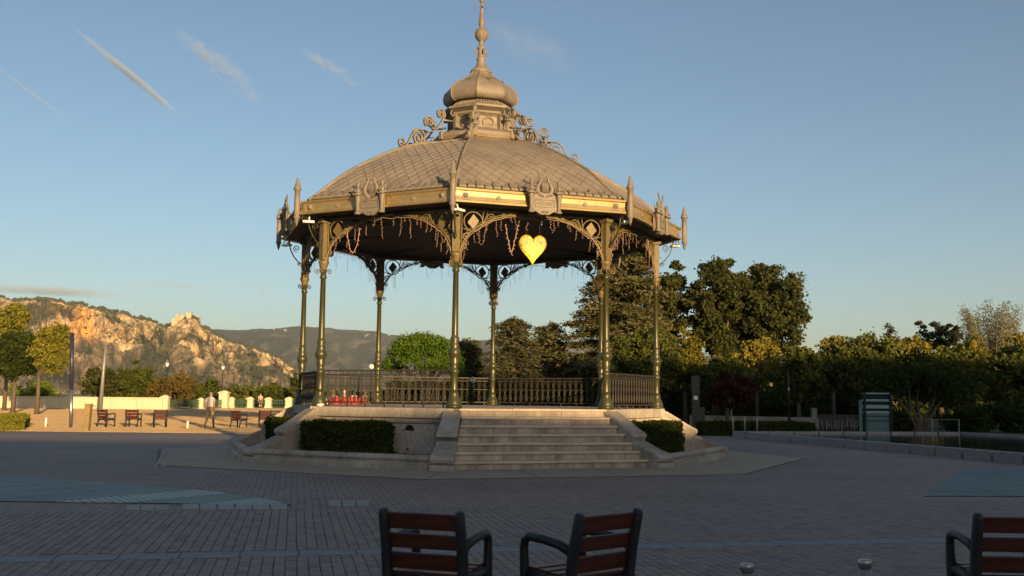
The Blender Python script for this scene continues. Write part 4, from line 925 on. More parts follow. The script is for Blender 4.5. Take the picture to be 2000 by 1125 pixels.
tree(1305, 0, 492, 95, 92, 'oak', 'dark broadleaf tree rising right behind the tallest cedar', 'broadleaf_tree', 700, 130, 130, .27, .2, .3, rough=.2)
tree(1398, 0, 490, 135, 90, 'oak', 'tall broadleaf tree, left one of the dark pair against the sky', 'broadleaf_tree', 720, 190, 150, .27, .19, .35, rough=.2)
tree(1505, 0, 495, 165, 90, 'oak', 'tall spreading broadleaf tree, right one of the dark pair against the sky', 'broadleaf_tree', 720, 220, 150, .27, .18, .22, rough=.25)
tree(1450, 0, 560, 170, 93, 'oak', 'shadowy broadleaf tree filling the gap of the tall dark pair', 'broadleaf_tree', 740, 150, 120, .30, .2, .35, rough=.1)
# row of clipped planes on the right
G1 = 'clipped plane trees in the row across the garden'
for (x, yt, w, Y, lf, lab, yb) in (
    (1262, 632, 150, 62, 'plane_green', 'green round plane tree framed by the two right front columns', 768),
    (1338, 640, 92, 66, 'plane_mixed', 'pointed yellow-green plane tree just right of the bandstand roof corner post', 765),
    (1420, 690, 120, 62, 'plane_green', 'dark green plane tree above the dark red shrub', 800),
    (1478, 650, 112, 70, 'plane_yellow', 'golden topped plane tree in front of the tall dark pair', 760),
    (1560, 672, 120, 61, 'plane_green', 'dark green plane tree with bare trunk left of the railing with metal figures', 790),
    (1628, 654, 84, 72, 'plane_yellow', 'narrow golden plane tree between two dark green ones', 760),
    (1690, 650, 190, 61, 'plane_green', 'broad dark green plane tree above the slatted glass panel', 790),
    (1775, 653, 118, 70, 'plane_yellow', 'golden plane tree below the small dark conifer tip', 760),
    (1852, 676, 180, 61, 'plane_green', 'broad shady plane tree behind the forked garden tree', 800),
    (1905, 660, 80, 73, 'plane_yellow', 'small golden crown below the feathery tree', 770),
    (1975, 668, 150, 62, 'plane_green', 'green plane tree at the right edge of the garden', 800),
    (2010, 640, 90, 72, 'plane_yellow', 'golden plane tree cut by the right edge of the view', 770)):
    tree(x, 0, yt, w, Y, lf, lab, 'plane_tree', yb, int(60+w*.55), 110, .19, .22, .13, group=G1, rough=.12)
cedar(1744, 86, 634, 760, 70, 'pine_dark', 'small dark conifer tip poking above the golden plane tree', n=26, per=22)
tree(1838, 0, 620, 110, 88, 'pine_dark', 'dark irregular pine silhouetted above the plane trees', 'pine_tree', 720, 70, 90, .22, .2, .2, rough=.2, flatz=.6, cat='pine tree')
def feather_tree():
    Y = 80; x = 1945; base = D(x, 800, Y); base.z = 0; t = thing('feathery_tree', 'pale feathery tree with upswept twigs at the far right', 'tree', base); zt = D(x, 590, Y).z; q = M(); P = []; T = []
    q.tube([(0, 0, 0), (0, 0, 2.5)], [.2, .15], 6)
    for i in range(46):
        a = rng.uniform(0, 2*PI); sp = rng.uniform(.1, 1)**.7*3.1; z1 = zt-(sp/3.1)**2*2.2*rng.uniform(.5, 1.3)-rng.uniform(0, 1.2); p1 = np.array((math.cos(a)*sp, math.sin(a)*sp*.8, z1)); m1 = np.array((math.cos(a)*sp*.45, math.sin(a)*sp*.4, 2.3+(z1-2.3)*.42)); p0 = np.array((0, 0, 2.2))
        q.tube([p0, m1, p1], [.06, .035, .006], 4)
        for u in np.linspace(.45, 1.03, 12):
            c = p0*(1-u)**2+2*m1*u*(1-u)*1.0+p1*u*u; k = 26; g = rng.normal(size=(k, 3))*np.array((.20, .20, .16)); P.append(c+g); T.append(rng.random(k))
    q.build('trunk', MT['pale_bark'], t, False); leaf_obj('crown', np.concatenate(P), .17, LM['feather'], t, aspect=2.2, tint=np.concatenate(T))
feather_tree()
# understorey
tree(1428, 0, 728, 118, 55, 'maple', 'dark red spreading shrub behind the low clipped hedge', 'red_shrub', 800, 70, 60, .16, .24, .06, cat='shrub', rough=.2, bark='pale_bark')
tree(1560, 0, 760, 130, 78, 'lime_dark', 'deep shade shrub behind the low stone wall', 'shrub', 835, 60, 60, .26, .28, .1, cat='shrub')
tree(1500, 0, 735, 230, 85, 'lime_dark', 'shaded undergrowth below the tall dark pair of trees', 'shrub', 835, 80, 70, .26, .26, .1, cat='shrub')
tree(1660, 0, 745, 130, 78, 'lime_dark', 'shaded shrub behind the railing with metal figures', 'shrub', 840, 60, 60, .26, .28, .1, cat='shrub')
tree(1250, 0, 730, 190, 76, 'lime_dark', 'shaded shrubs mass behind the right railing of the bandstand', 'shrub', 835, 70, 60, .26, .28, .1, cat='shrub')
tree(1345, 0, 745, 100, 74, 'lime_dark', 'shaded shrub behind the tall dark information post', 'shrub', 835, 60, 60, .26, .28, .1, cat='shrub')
tree(1120, 0, 690, 110, 84, 'plane_mixed', 'small yellow-green tree left of the right rear column', 'small_tree', 790, 60, 60, .24, .26, .1)
tree(1140, 0, 735, 110, 68, 'lime_dark', 'dark bush behind the rear railing right of the last column', 'shrub', 800, 50, 60, .22, .28, .1, cat='shrub')
tree(800, 0, 735, 130, 75, 'bush', 'olive bush under the umbrella pine', 'shrub', 800, 60, 70, .22, .26, .1, cat='shrub', rough=.2)
tree(865, 0, 742, 80, 70, 'autumn', 'rusty bush left of the nearest column behind the railing', 'shrub', 800, 46, 60, .2, .28, .1, cat='shrub', rough=.2)
tree(935, 0, 752, 90, 66, 'bush', 'flowering bush behind the top of the stairs', 'shrub', 800, 50, 60, .2, .28, .1, cat='shrub', rough=.2)
tree(1890, 0, 790, 110, 54, 'lime_dark', 'rounded shaded bush right of the forked garden tree', 'shrub', 855, 60, 70, .16, .26, .06, cat='shrub')
tree(1970, 0, 775, 120, 56, 'lime_dark', 'dark clipped bush at the right edge above the pool', 'shrub', 855, 60, 70, .16, .24, .06, cat='shrub')
tree(1760, 0, 800, 60, 53, 'bush', 'small bush right of the slatted glass panel', 'shrub', 850, 36, 60, .15, .28, .05, cat='shrub')
def forked_tree():
    Y = 52; x = 1800; base = D(x, 800, Y); base.z = 0; t = thing('forked_tree', 'multi-stemmed garden tree with forked bare trunks by the pool', 'tree', base); q = M(); cc = []
    for (dx, dz) in ((-1.7, 2.4), (-.9, 2.9), (-.2, 3.0), (.7, 2.8), (1.6, 2.5)):
        q.tube([(dx*.08, 0, -.05), (dx*.3, .1, .9), (dx*.7, rng.uniform(-.4, .4), 1.7), (dx, rng.uniform(-.6, .6), dz)], [.09, .075, .05, .02], 6)
        for i in range(20): cc.append((dx+rng.normal(0, .5), rng.normal(0, .8), dz+rng.normal(0, .42)))
    P, T = fill(cc, [.5]*len(cc), 62); leaf_obj('crown', P, .16, LM['lime_dark'], t, tint=T); q.build('trunk', MT['bark'], t, False)
forked_tree()
# shaded far side of the garden that reads as one mass
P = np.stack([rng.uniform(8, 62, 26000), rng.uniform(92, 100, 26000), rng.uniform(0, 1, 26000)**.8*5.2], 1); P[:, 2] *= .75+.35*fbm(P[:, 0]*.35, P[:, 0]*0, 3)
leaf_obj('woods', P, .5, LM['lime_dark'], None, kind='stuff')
P = np.stack([rng.uniform(-55, 8, 16000), rng.uniform(140, 150, 16000), rng.uniform(-.05, 1, 16000)], 1); P[:, 2] *= 1.6+1.5*fbm(P[:, 0]*.2, P[:, 0]*0, 3)
leaf_obj('undergrowth', P, .5, LM['bush'], None, kind='stuff')
# clipped hedges
def hedge(name, corners_fn, nx, label, mt='box', size=.07, dens=1700, group=None, loc=(0, 0, 0), rz=0, dims=(1, 1, 1)):
    t = thing(name, label, 'hedge', loc, rz, group); w, d, h = dims
    fc = [(w*h, 0), (w*h, 1), (d*h, 2), (d*h, 3), (w*d, 4)]; P = []
    for A, k in fc:
        n = int(A*dens); u, v = rng.random(n), rng.random(n); o = rng.normal(0, .025, n)+(fbm(u*w*3+k*7, v*h*3, 3)-.5)*.16
        x, y, z = {0: ((u-.5)*w, -d/2-o, v*h), 1: ((u-.5)*w, d/2+o, v*h), 2: (-w/2-o, (u-.5)*d, v*h), 3: (w/2+o, (u-.5)*d, v*h), 4: ((u-.5)*w, (v-.5)*d, h+o)}[k]
        P.append(np.stack([x, y, z], 1))
    P = np.concatenate(P); leaf_obj('leaves', P, size, LM[mt], t, tint=np.clip(rng.normal(.45, .25, len(P)), 0, 1))
    q = M(); q.box((0, 0, h/2-.02), (w-.16, d-.16, h-.10)); q.build('inner_twigs', MT['hedge_core'] if 'hedge_core' in MT else MT.setdefault('hedge_core', mat('hedge_twigs', (.03, .035, .012), 1, 0, .3, 8)), t)
    return t
def facet_hedge(kc, n0, n1, l0, l1, z0, z1, label): hedge('box_hedge', None, 0, label, 'box', .065, 1800, 'box hedges in the bandstand planters', FW_(kc, (n0+n1)/2, (l0+l1)/2, z0), TH+kc*PI/4, (l1-l0, n1-n0, z1-z0))
a0, a1 = FH(588, 850, -.5, 6.0)[0], FH(770, 830, -.5, 5.4)[0]-.06
facet_hedge(-.5, 5.35, 6.0, max(a0, -2.1), a1, .16, .98, 'wide dark box hedge in the planter left of the stairs')
a0, a1 = FH(1245, 850, 1.5, 6.0)[0], FH(1333, 850, 1.5, 6.0)[0]
facet_hedge(1.5, 5.35, 6.0, max(a0, -1.72), min(a1, 2.0), .16, 1.0, 'short dark box hedge in the planter right of the stairs')
facet_hedge(-1.5, 5.35, 6.0, -.6, 1.7, .16, 1.0, 'box hedge half hidden behind the leftmost scroll wall')
for i, (x, y, w) in enumerate(((12, 842, 1.2), (26, 838, .9), (36, 835, .7))):
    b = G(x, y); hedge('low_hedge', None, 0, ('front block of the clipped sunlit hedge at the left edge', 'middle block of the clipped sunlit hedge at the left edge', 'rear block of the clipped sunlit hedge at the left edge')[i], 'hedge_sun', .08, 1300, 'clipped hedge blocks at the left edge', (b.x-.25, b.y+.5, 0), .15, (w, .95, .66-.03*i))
c = G(1482, 852); hedge('low_hedge', None, 0, 'long low clipped hedge beyond the pool end', 'box', .10, 900, None, (c.x, c.y+.6, 0), .06, (5.3, 1.1, .60))
# ivy-like tuft hanging over the planter kerb
P = np.array([0, 0, 0])+rng.normal(size=(700, 3))*np.array((.55, .16, .10))
lv, _ = FH(705, 880, -.5, 6.45)
o = leaf_obj('ground_ivy', P, .06, LM['box'], None, kind='stuff'); o.location = FW_(-.5, 6.42, lv, .22); o.rotation_euler = (0, 0, TH-.5*PI/4)
# ================================================================ STREET FURNITURE AND PEOPLE
def chair_proto():
    t = thing('armchair', 'x', 'chair')
    for s in (-1, 1):
        q = M(); x = s*.285; R_ = (1, 0, 0)
        q.tube([(x, -.30, 0), (x, -.255, .22), (x, -.225, .42), (x, -.255, .62), (x, -.313, .85), (x, -.319, .872)], [.040, .043, .049, .048, .045, .034], 8, flat=.80, ref=R_)
        q.tube([(x, .27, 0), (x, .255, .22), (x, .25, .40), (x, .262, .58), (x, .25, .645), (x, .20, .67), (x, .05, .665), (x, -.12, .645), (x, -.245, .60)], [.034, .037, .040, .035, .034, .033, .031, .033, .034], 8, flat=.9, ref=R_)
        q.tube([(x, -.24, .385), (x, .0, .40), (x, .25, .41)], [.036, .03, .036], 6, flat=.7, ref=R_)
        q.tube([(x, -.245, .27), (x, -.15, .35), (x, .0, .375), (x, .14, .36), (x, .25, .27)], [.02, .016, .014, .016, .02], 5, ref=R_)
        me = q.mesh('side_frame', MT['darkmetal']); fixn(me); link('side_frame', me, t)
    for i, (z, y, h) in enumerate(((.795, -.297, .115), (.655, -.258, .105), (.515, -.232, .115))):
        q = M(); q.box((0, 0, 0), (.535, .026, h), bev=.006); me = q.mesh('back_slat', MT['slat']); fixn(me); o = link('back_slat', me, t); o.location = (0, y+.012, z); o.rotation_euler = (.22, 0, 0)
    for i in range(4):
        q = M(); q.box((0, 0, 0), (.535, .105, .026), bev=.006); me = q.mesh('seat_slat', MT['slat']); fixn(me); o = link('seat_slat', me, t); o.location = (0, -.155+i*.118, .425+.006*i)
    q = M(); q.tube([(-.28, -.235, .40), (.28, -.235, .40)], .014, 6); q.tube([(-.28, .235, .395), (.28, .235, .395)], .014, 6); q.build('crossbar', MT['darkmetal'], t); return t
ch = chair_proto()
GC = 'wood slatted iron armchairs on the square'
SEATS = [((861, 776), 7.4, -19, 'nearest left armchair of red-brown slats seen from behind in front of the stairs'),
         ((1130, 776), 7.4, 40, 'nearest armchair turned left with its arm toward the middle of the view'),
         ((1947, 776), 7.55, -4, 'armchair cut off by the right edge of the view')]
for i, (p, Y, yaw, lab) in enumerate(SEATS):
    o = ch if i == 0 else copy_tree(ch); b = D(p[0], p[1], Y); o.location = (b.x, b.y, .016); o.rotation_euler = (0, 0, math.radians(yaw)); tag(o, lab, 'chair', GC)
MT['slat_sun'] = MT['slat']
for (x, y, yaw, lab) in ((207, 838, -22, 'far sunlit armchair nearest the leaning bronze post'), (260, 838, 2, 'far sunlit armchair in the middle of the row of three'), (312, 838, 24, 'far sunlit armchair at the right of the row of three'),
                         (466, 839, -24, 'far armchair right of the walking person'), (517, 838, 12, 'far armchair half hidden by the leftmost scroll wall')):
    o = copy_tree(ch); b = G(x, y-3); o.location = (b.x, b.y, .006); o.rotation_euler = (0, 0, math.radians(yaw)); tag(o, lab, 'chair', GC)
# steel bollards in the foreground
for (x, y, lab) in ((1459, 1101, 'steel bollard left of the two in the right foreground'), (1689, 1093, 'steel bollard nearer the right edge armchair')):
    Y = 6.65; b = D(x, y, Y); t = thing('steel_bollard', lab, 'bollard', (b.x, b.y, 0), 0, 'steel bollards in the foreground'); h = b.z
    q = M(); q.lathe([(.042, 0), (.042, h-.06)], 20); q.build('post', MT['grey_metal'], t); q = M(); q.lathe([(.036, h-.06), (.036, h-.045), (.043, h-.043), (.043, h-.008), (.038, h), (.001, h+.002)], 20); q.build('cap', MT['steel'], t)
for (x, y, yt, lab) in ((89, 835, 816, 'small pale bollard left of the dark mast'), (366, 838, 822, 'small pale bollard left of the walking person')):
    b = G(x, y); h = D(x, yt, b.y).z; t = thing('small_bollard', lab, 'bollard', (b.x, b.y, 0), 0, 'small pale bollards on the sand'); q = M(); q.lathe([(.05, 0), (.05, h-.02), (.03, h), (.001, h)], 10); q.build('post', MT['white'], t)
# masts and lamps on the left
b = G(138, 836); t = thing('dark_mast', 'tall tapered mast, dark blue above and shiny steel below', 'mast', (b.x, b.y, 0)); zt = D(141, 650, b.y).z; dx = D(141, 650, b.y).x-b.x
q = M(); q.tube([(0, 0, 0), (dx*.35, 0, zt*.40)], [.075, .085], 14); q.build('steel_base', MT['steel'], t)
q = M(); q.tube([(dx*.35, 0, zt*.40), (dx, 0, zt)], [.088, .10], 14); q.build('upper_mast', MT['navy'], t)
q = M(); q.tube([(dx*.72, 0, zt*.74), (dx*.73, 0, zt*.75)], .104, 14); q.build('band', MT['black'], t)
b = D(196, 800, 96); b.z = 0; t = thing('lamp_pole', 'slim grey lamp pole behind the left chairs', 'lamp pole', b); zt = D(200, 672, 96).z
q = M(); q.tube([(0, 0, 0), (.1, 0, zt*.6), (.2, 0, zt)], [.20, .15, .12], 10); q.build('pole', MT['grey_metal'], t); q = M(); q.tube([(.15, 0, zt-.02), (.15, 0, zt+.5)], [.05, .03], 6); q.build('spike', MT['grey_metal'], t); q = M(); q.tube([(.1, 0, zt*.6), (.1, 0, zt*.6+.15)], .19, 10); q.build('collar', MT['grey_metal'], t)
b = G(168, 843); t = thing('leaning_post', 'leaning bronze-brown post with a short spout near the sand edge', 'post', (b.x, b.y, 0)); q = M(); q.prism([(-.13, 0), (.13, 0), (.19, 1.20), (-.07, 1.20)], lambda u, v, d: (u, d, v), -.12, .12); q.build('post', MT['fount'] if 'fount' in MT else MT.setdefault('fount', mat('weathered_bronze', (.26, .19, .08), .5, .3, .25, 6)), t)
q = M(); q.tube([(.16, 0, 1.12), (.34, 0, 1.10)], .03, 6); q.build('spout', MT['grey_metal'], t)
def street_lamp(x, ytop, Y, zbase, label, lit=False, h=None):
    b = D(x, ytop, Y); t = thing('street_lamp', label, 'street lamp', (b.x, b.y, zbase)); h = b.z-zbase
    q = M(); q.tube([(0, 0, 0), (0, 0, .5), (0, 0, .55), (0, 0, h-.75)], [.10, .08, .055, .04], 8); q.build('post', MT['black'], t)
    q = M(); q.lathe([(.06, h-.80), (.12, h-.76), (.20, h-.42), (.16, h-.40), (.001, h-.39)], 6, smooth=False); q.build('lantern_glass', MT['white'], t)
    q = M(); q.lathe([(.23, h-.42), (.24, h-.38), (.10, h-.18), (.05, h-.08), (.02, h), (.001, h+.02)], 6, smooth=False); q.build('lantern_cap', MT['grey_metal'], t)
street_lamp(327, 702, 112, 1.3, 'old-style street lamp standing on the end pillar of the cream parapet')
street_lamp(436, 709, 124, 1.6, 'old-style street lamp standing on the tall fence pillar')
MT['globe'] = mat('opal_globe', (.85, .80, .68), .35, 0, .03, 5)
for (x, y, Y, r, lab) in ((725.5, 716, 84, .21, 'pale round globe lamp behind the left rear column'), (923.5, 742, 76, .23, 'globe lamp among the bushes right of the nearest column'), (900.5, 727, 95, .16, 'small globe lamp touching the nearest column')):
    b = D(x, y, Y); t = thing('globe_lamp', lab, 'street lamp', (b.x, b.y, 0), 0, 'opal globe lamps beyond the bandstand'); q = M(); q.lathe([(.05, 0), (.05, .4), (.035, .45), (.035, b.z-r*.9), (.08, b.z-r*.88)], 8); q.build('post', MT['black'], t); q = M(); q.blob((0, 0, b.z), (r, r, r), 14, 10); q.build('globe', MT['globe'], t)
# parapet wall
A, B = G(-60, 796), G(318, 800); A.z = B.z = 0; B = Vector((B.x, B.y, 0)); d = (B-A); L_ = d.length; ang = math.atan2(d.y, d.x)
t = thing('parapet_wall', 'long low cream stone parapet at the edge of the sandy square', 'wall', A, ang); n_ = 15
for i in range(n_):
    q = M(); q.box(((i+.5)*L_/n_, 0, .56), (L_/n_-.02, .42, 1.12)); q.build('wall_block', MT['wall_cream'], t); q = M(); q.box(((i+.5)*L_/n_, 0, 1.19), (L_/n_-.015, .58, .13), bev=.03); q.build('coping_stone', MT['wall_cream'], t)
def pillar(x, yb, Y, w, h, label, capd=True):
    b = D(x, yb, Y); t = thing('stone_pillar', label, 'pillar', (b.x, b.y, 0), 0, 'cream stone fence pillars'); q = M(); q.box((0, 0, .1), (w*1.2, w*1.2, .2), bev=.02); q.box((0, 0, h*.5), (w, w, h-.02), bev=.03); q.build('shaft', MT['wall_cream'], t)
    q = M(); q.box((0, 0, h-.16), (w*1.25, w*1.25, .12), bev=.03); q.lathe([(w*.55, h-.1), (w*.5, h-.02), (w*.3, h+.1), (.001, h+.13)], 12); q.build('cap', MT['wall_cream'], t)
PXS = [(322, 799, 107.5, .75, 1.42, 'stone pillar ending the cream parapet, with a lamp on top'), (392, 799, 116, .6, 1.15, 'stone fence pillar left of the walking person'), (437, 799, 122, 1.0, 2.0, 'tallest stone fence pillar with a stepped cap and lamp'), (452, 799, 123, .6, 1.25, 'stone fence pillar touching the tallest one'), (488, 799, 126, .72, 1.28, 'stone fence pillar left of the person leaning on the fence'), (524, 799, 128, .72, 1.25, 'stone fence pillar right of the person leaning on the fence'), (564, 799, 130, .75, 1.3, 'stone fence pillar nearest the bandstand'), (640, 799, 134, .72, 1.25, 'stone fence pillar seen behind the left railing')]
pp = []
for p in PXS: pillar(*p); b = D(p[0], 799, p[2]); pp.append(Vector((b.x, b.y, 0)))
for i in range(len(pp)-1):
    a, b = pp[i], pp[i+1]
    if i == 2: continue
    d = b-a; L_ = d.length-.7
    if L_ < .5: continue
    t = thing('iron_fence', ('green iron fence between the parapet pillar and the next pillar', 'green iron fence left of the tallest pillar', '', 'green iron fence with pale bars right of the tallest pillar', 'green iron fence behind the person leaning on it', 'green iron fence just left of the bandstand', 'green iron fence hidden behind the left railing')[i], 'fence', (a+b)/2, math.atan2(d.y, d.x), 'green iron fence panels between the pillars')
    q = M()
    for z in (.12, .62, 1.0): q.box((0, 0, z), (L_, .05, .05))
    q.build('rails', MT['green_paint'], t, kind='stuff') if False else q.build('rail', MT['green_paint'], t)
    bm2 = M(); bm2.box((0, 0, .55), (.04, .04, .98)); bme = bm2.mesh('bar', MT['green_paint'])
    for j in range(int(L_/.24)+1): o = link('bar', bme, t); o.location = (-L_/2+j*.24, 0, 0)
# pool
pool = [Vector(p) for p in ((9.74, 44.93, 0), (13.96, 27.86, 0), (17.5, 17.5, 0), (28, 22, 0), (24.6, 37, 0), (21.95, 43.72, 0), (20.89, 47.25, 0))]
pl_ = link('pool_basin', None, None, kind='structure')
def inset(P, d):
    out = []; n = len(P)
    for i in range(n):
        a, b, c = P[i-1], P[i], P[(i+1) % n]; d1 = (b-a).normalized(); d2 = (c-b).normalized(); n1 = Vector((-d1.y, d1.x, 0)); n2 = Vector((-d2.y, d2.x, 0)); bis = (n1+n2); out.append(b+bis*(d/max(.3, (1+n1.dot(n2)))))
    return out
inn = inset(pool, .38)
MT['pool_stone'] = mat('grey_pool_kerb', (.24, .23, .225), .7, 0, .15, 2, .25, 25, fine=.15)
for i in range(len(pool)):
    a, b, a2, b2 = pool[i], pool[(i+1) % len(pool)], inn[i], inn[(i+1) % len(pool)]; n_ = max(1, int((b-a).length/1.25))
    for j in range(n_):
        u0, u1 = j/n_+.004, (j+1)/n_-.004; q = M(); q.prism([tuple(a.lerp(b, u0))[:2], tuple(a.lerp(b, u1))[:2], tuple(a2.lerp(b2, u1))[:2], tuple(a2.lerp(b2, u0))[:2]], lambda u, v, d: (u, v, d), 0, .29); q.build('kerb_stone', MT['pool_stone'], pl_)
def watermat():
    mt = bpy.data.materials.new('pool_water'); mt.use_nodes = True; n = mt.node_tree.nodes; L = mt.node_tree.links; b = n['Principled BSDF']
    b.inputs['Base Color'].default_value = (.03, .035, .025, 1); b.inputs['Roughness'].default_value = .06; b.inputs['IOR'].default_value = 1.33
    tc = n.new('ShaderNodeTexCoord'); no = n.new('ShaderNodeTexNoise'); no.inputs['Scale'].default_value = 3.2; no.inputs['Detail'].default_value = 3; L.new(tc.outputs['Object'], no.inputs['Vector']); bp = n.new('ShaderNodeBump'); bp.inputs['Strength'].default_value = .12; bp.inputs['Distance'].default_value = .05; L.new(no.outputs[0], bp.inputs['Height']); L.new(bp.outputs[0], b.inputs['Normal']); return mt
sheet('water', inset(pool, .36), .20, watermat(), None, kind='structure')
# garden edge: posts, low wall, railing with figures, panel
for (x, lab) in ((1432, 'slim grey post, left of the three by the hedge'), (1455, 'slim grey post, middle of the three by the hedge'), (1479, 'slim grey post, right of the three by the hedge')):
    b = G(x, 852.5); t = thing('slim_post', lab, 'post', (b.x, b.y, 0), 0, 'slim grey posts by the hedge'); q = M(); q.lathe([(.045, 0), (.045, .88), (.03, .91), (.001, .91)], 10); q.build('post', MT['grey_metal'], t)
a, b = D(1350, 800, 66), D(1600, 800, 60); a.z = b.z = 0; d = b-a; t = thing('low_stone_wall', 'low pale stone wall behind the clipped hedge', 'wall', a, math.atan2(d.y, d.x)); n_ = 9
for i in range(n_): q = M(); q.box(((i+.5)*d.length/n_, 0, .32+.002*i), (d.length/n_-.02, .4, .64), bev=.02); q.build('stone', MT['stone_stained'], t)
b = D(1574, 800, 62); t = thing('litter_bin', 'pale grey litter bin standing by the low stone wall', 'bin', (b.x, b.y-1.6, 0)); q = M(); q.box((0, 0, .65), (.30, .30, 1.0), bev=.03); q.build('body', MT['grey_metal'], t); q = M(); q.box((0, 0, 1.19), (.34, .34, .06), bev=.01); q.build('lid', MT['grey_metal'], t); q = M(); q.box((0, 0, .1), (.08, .08, .2)); q.build('foot', MT['black'], t)
b = D(1359, 800, 50); t = thing('information_post', 'tall dark square post with a small white label right of the bandstand', 'sign post', (b.x, b.y, 0)); zt = D(1358, 734, 50).z; q = M(); q.box((0, 0, zt/2), (.34, .34, zt), bev=.01); q.build('column', MT['black'], t); q = M(); q.box((-.03, -.175, D(1358, 777, 50).z), (.18, .012, .18)); q.build('label_plate', MT['white'], t); q = M(); q.box((.30, .02, .65), (.24, .3, 1.3), bev=.01); q.build('side_cabinet', MT['black'], t)
b = D(1541, 800, 56); t = thing('garden_pole', 'dark pole with a pale band beside the plane trunk', 'pole', (b.x, b.y, 0)); q = M(); q.lathe([(.075, 0), (.065, 2.2), (.06, 3.3), (.001, 3.32)], 10); q.build('pole', MT['black'], t); q = M(); q.lathe([(.07, 2.15), (.07, 2.35)], 10); q.build('band', MT['grey_metal'], t)
# wire fence right
pts = [D(1770, 800, 51), D(1820, 800, 50.5), D(1872, 800, 50)]
for i in range(2):
    a, b = Vector((pts[i].x, pts[i].y, 0)), Vector((pts[i+1].x, pts[i+1].y, 0)); d = b-a; t = thing('wire_fence', ('thin wire fence panel nearer the forked tree', 'thin wire fence panel ending at a pale post')[i], 'fence', a, math.atan2(d.y, d.x)); q = M(); q.box((d.length, 0, .42), (.05, .05, .84)); q.build('post', MT['grey_metal'], t); q = M(); q.tube([(0, 0, .80), (d.length, 0, .80)], .014, 5); q.build('top_wire', MT['grey_metal'], t)
# railing with figures
a, b = D(1600, 800, 50.5), D(1680, 800, 50.3); a.z = b.z = 0; d = b-a; t = thing('figure_railing', 'dark railing with bent metal figures beside the slatted glass panel', 'railing', a, math.atan2(d.y, d.x)); L_ = d.length
q = M(); q.box((L_/2, 0, .95), (L_, .06, .05)); q.box((L_/2, 0, .06), (L_, .06, .05)); q.build('rail', MT['black'], t)
q = M(); q.box((L_/2, .10, .5), (L_, .03, .86)); q.build('back_panel', MT['black'], t)
for i in range(4): q = M(); q.box((i*L_/3, .03, .5), (.06, .06, 1.0)); q.build('post', MT['black'], t)
for i in range(22):
    x = .1+(L_-.2)*i/21; q = M(); z0 = random.uniform(.12, .3); q.tube([(x, -.02, z0), (x+random.uniform(-.06, .06), -.04, z0+.18), (x+random.uniform(-.08, .08), -.03, z0+.34), (x+random.uniform(-.08, .08), -.02, z0+.5)], [.014, .02, .012, .016], 4); q.build('metal_figure', MT['grey_metal'], t)
# slatted glass panel
a = D(1713, 800, 50.2); t = thing('slatted_panel', 'tall blue-green glass panel with pale horizontal slats by the pool', 'screen', (a.x, a.y, 0), -.03)
MT['panel'] = mat('blue_green_glass', (.075, .14, .15), .4, 0, .15, 1.2, spec=.25); MT['panel_dark'] = mat('dark_slate_green', (.012, .028, .028), .6, 0, .2, 4, spec=.08); MT['pale_slat'] = mat('pale_blue_slat', (.19, .28, .30), .5, 0, .1, 3)
for x in (-.62, .66): q = M(); q.box((x, 0, 1.04), (.12, .14, 2.08), bev=.01); q.build('side_post', MT['panel_dark'], t)
q = M(); q.box((.02, .03, .60), (1.16, .03, .92)); q.build('glass_pane', MT['panel'], t)
for z, h, m_ in ((2.04, .07, 'pale_slat'), (1.70, .11, 'pale_slat'), (1.39, .17, 'pale_slat'), (1.12, .12, 'pale_slat')): q = M(); q.box((-.04, -.01, z), (1.36, .04, h), bev=.008); q.build('slat', MT[m_], t)
q = M(); q.box((.02, .06, 1.55), (1.16, .02, .98)); q.build('dark_pane', MT['panel_dark'], t)
for z in (.93, .70): q = M(); q.box((.02, .0, z), (1.16, .03, .035)); q.build('dark_bar', MT['panel_dark'], t)
q = M(); q.box((.02, -.02, .08), (1.16, .08, .10)); q.build('sill', MT['stone'], t)
q = M(); q.box((-.80, .02, .9), (.16, .03, 1.6)); q.build('side_pane', MT['panel'], t)
# little white bag at the column foot
b = FW_(-1, RC+.12, .24, FL); t = thing('paper_bag', 'crumpled white paper bag at the foot of the left front column', 'bag', b); q = M(); q.blob((0, 0, .035), (.10, .07, .045), 8, 5, 0, .25); q.build('bag', MT['white'], t)
# ---------------------------------------------------------------- people
def skin_mesh(name, J, E, mats, matfn, sub=2):
    """J name->(xyz, r); E pairs; one continuous skinned surface"""
    keys = list(J); me = bpy.data.meshes.new(name); me.from_pydata([J[k][0] for k in keys], [(keys.index(a), keys.index(b)) for a, b in E], []); o = bpy.data.objects.new(name, me); COL.objects.link(o)
    o.modifiers.new('s', 'SKIN'); sv = me.skin_vertices[0].data
    for i, k in enumerate(keys): r = J[k][1]; sv[i].radius = r if isinstance(r, tuple) else (r, r); sv[i].use_root = (k == 'pelvis')
    md = o.modifiers.new('u', 'SUBSURF'); md.levels = sub; bpy.context.view_layer.update()
    m2 = bpy.data.meshes.new_from_object(o.evaluated_get(bpy.context.evaluated_depsgraph_get())); bpy.data.objects.remove(o); m2.name = name; m2.materials.clear()
    for mt in mats: m2.materials.append(mt)
    kp = [Vector(J[k][0]) for k in keys]
    for p in m2.polygons:
        c = p.center; p.use_smooth = True; i = min(range(len(kp)), key=lambda i: (kp[i]-c).length-(J[keys[i]][1] if not isinstance(J[keys[i]][1], tuple) else J[keys[i]][1][0])*.4); p.material_index = matfn(keys[i], c)
    return m2
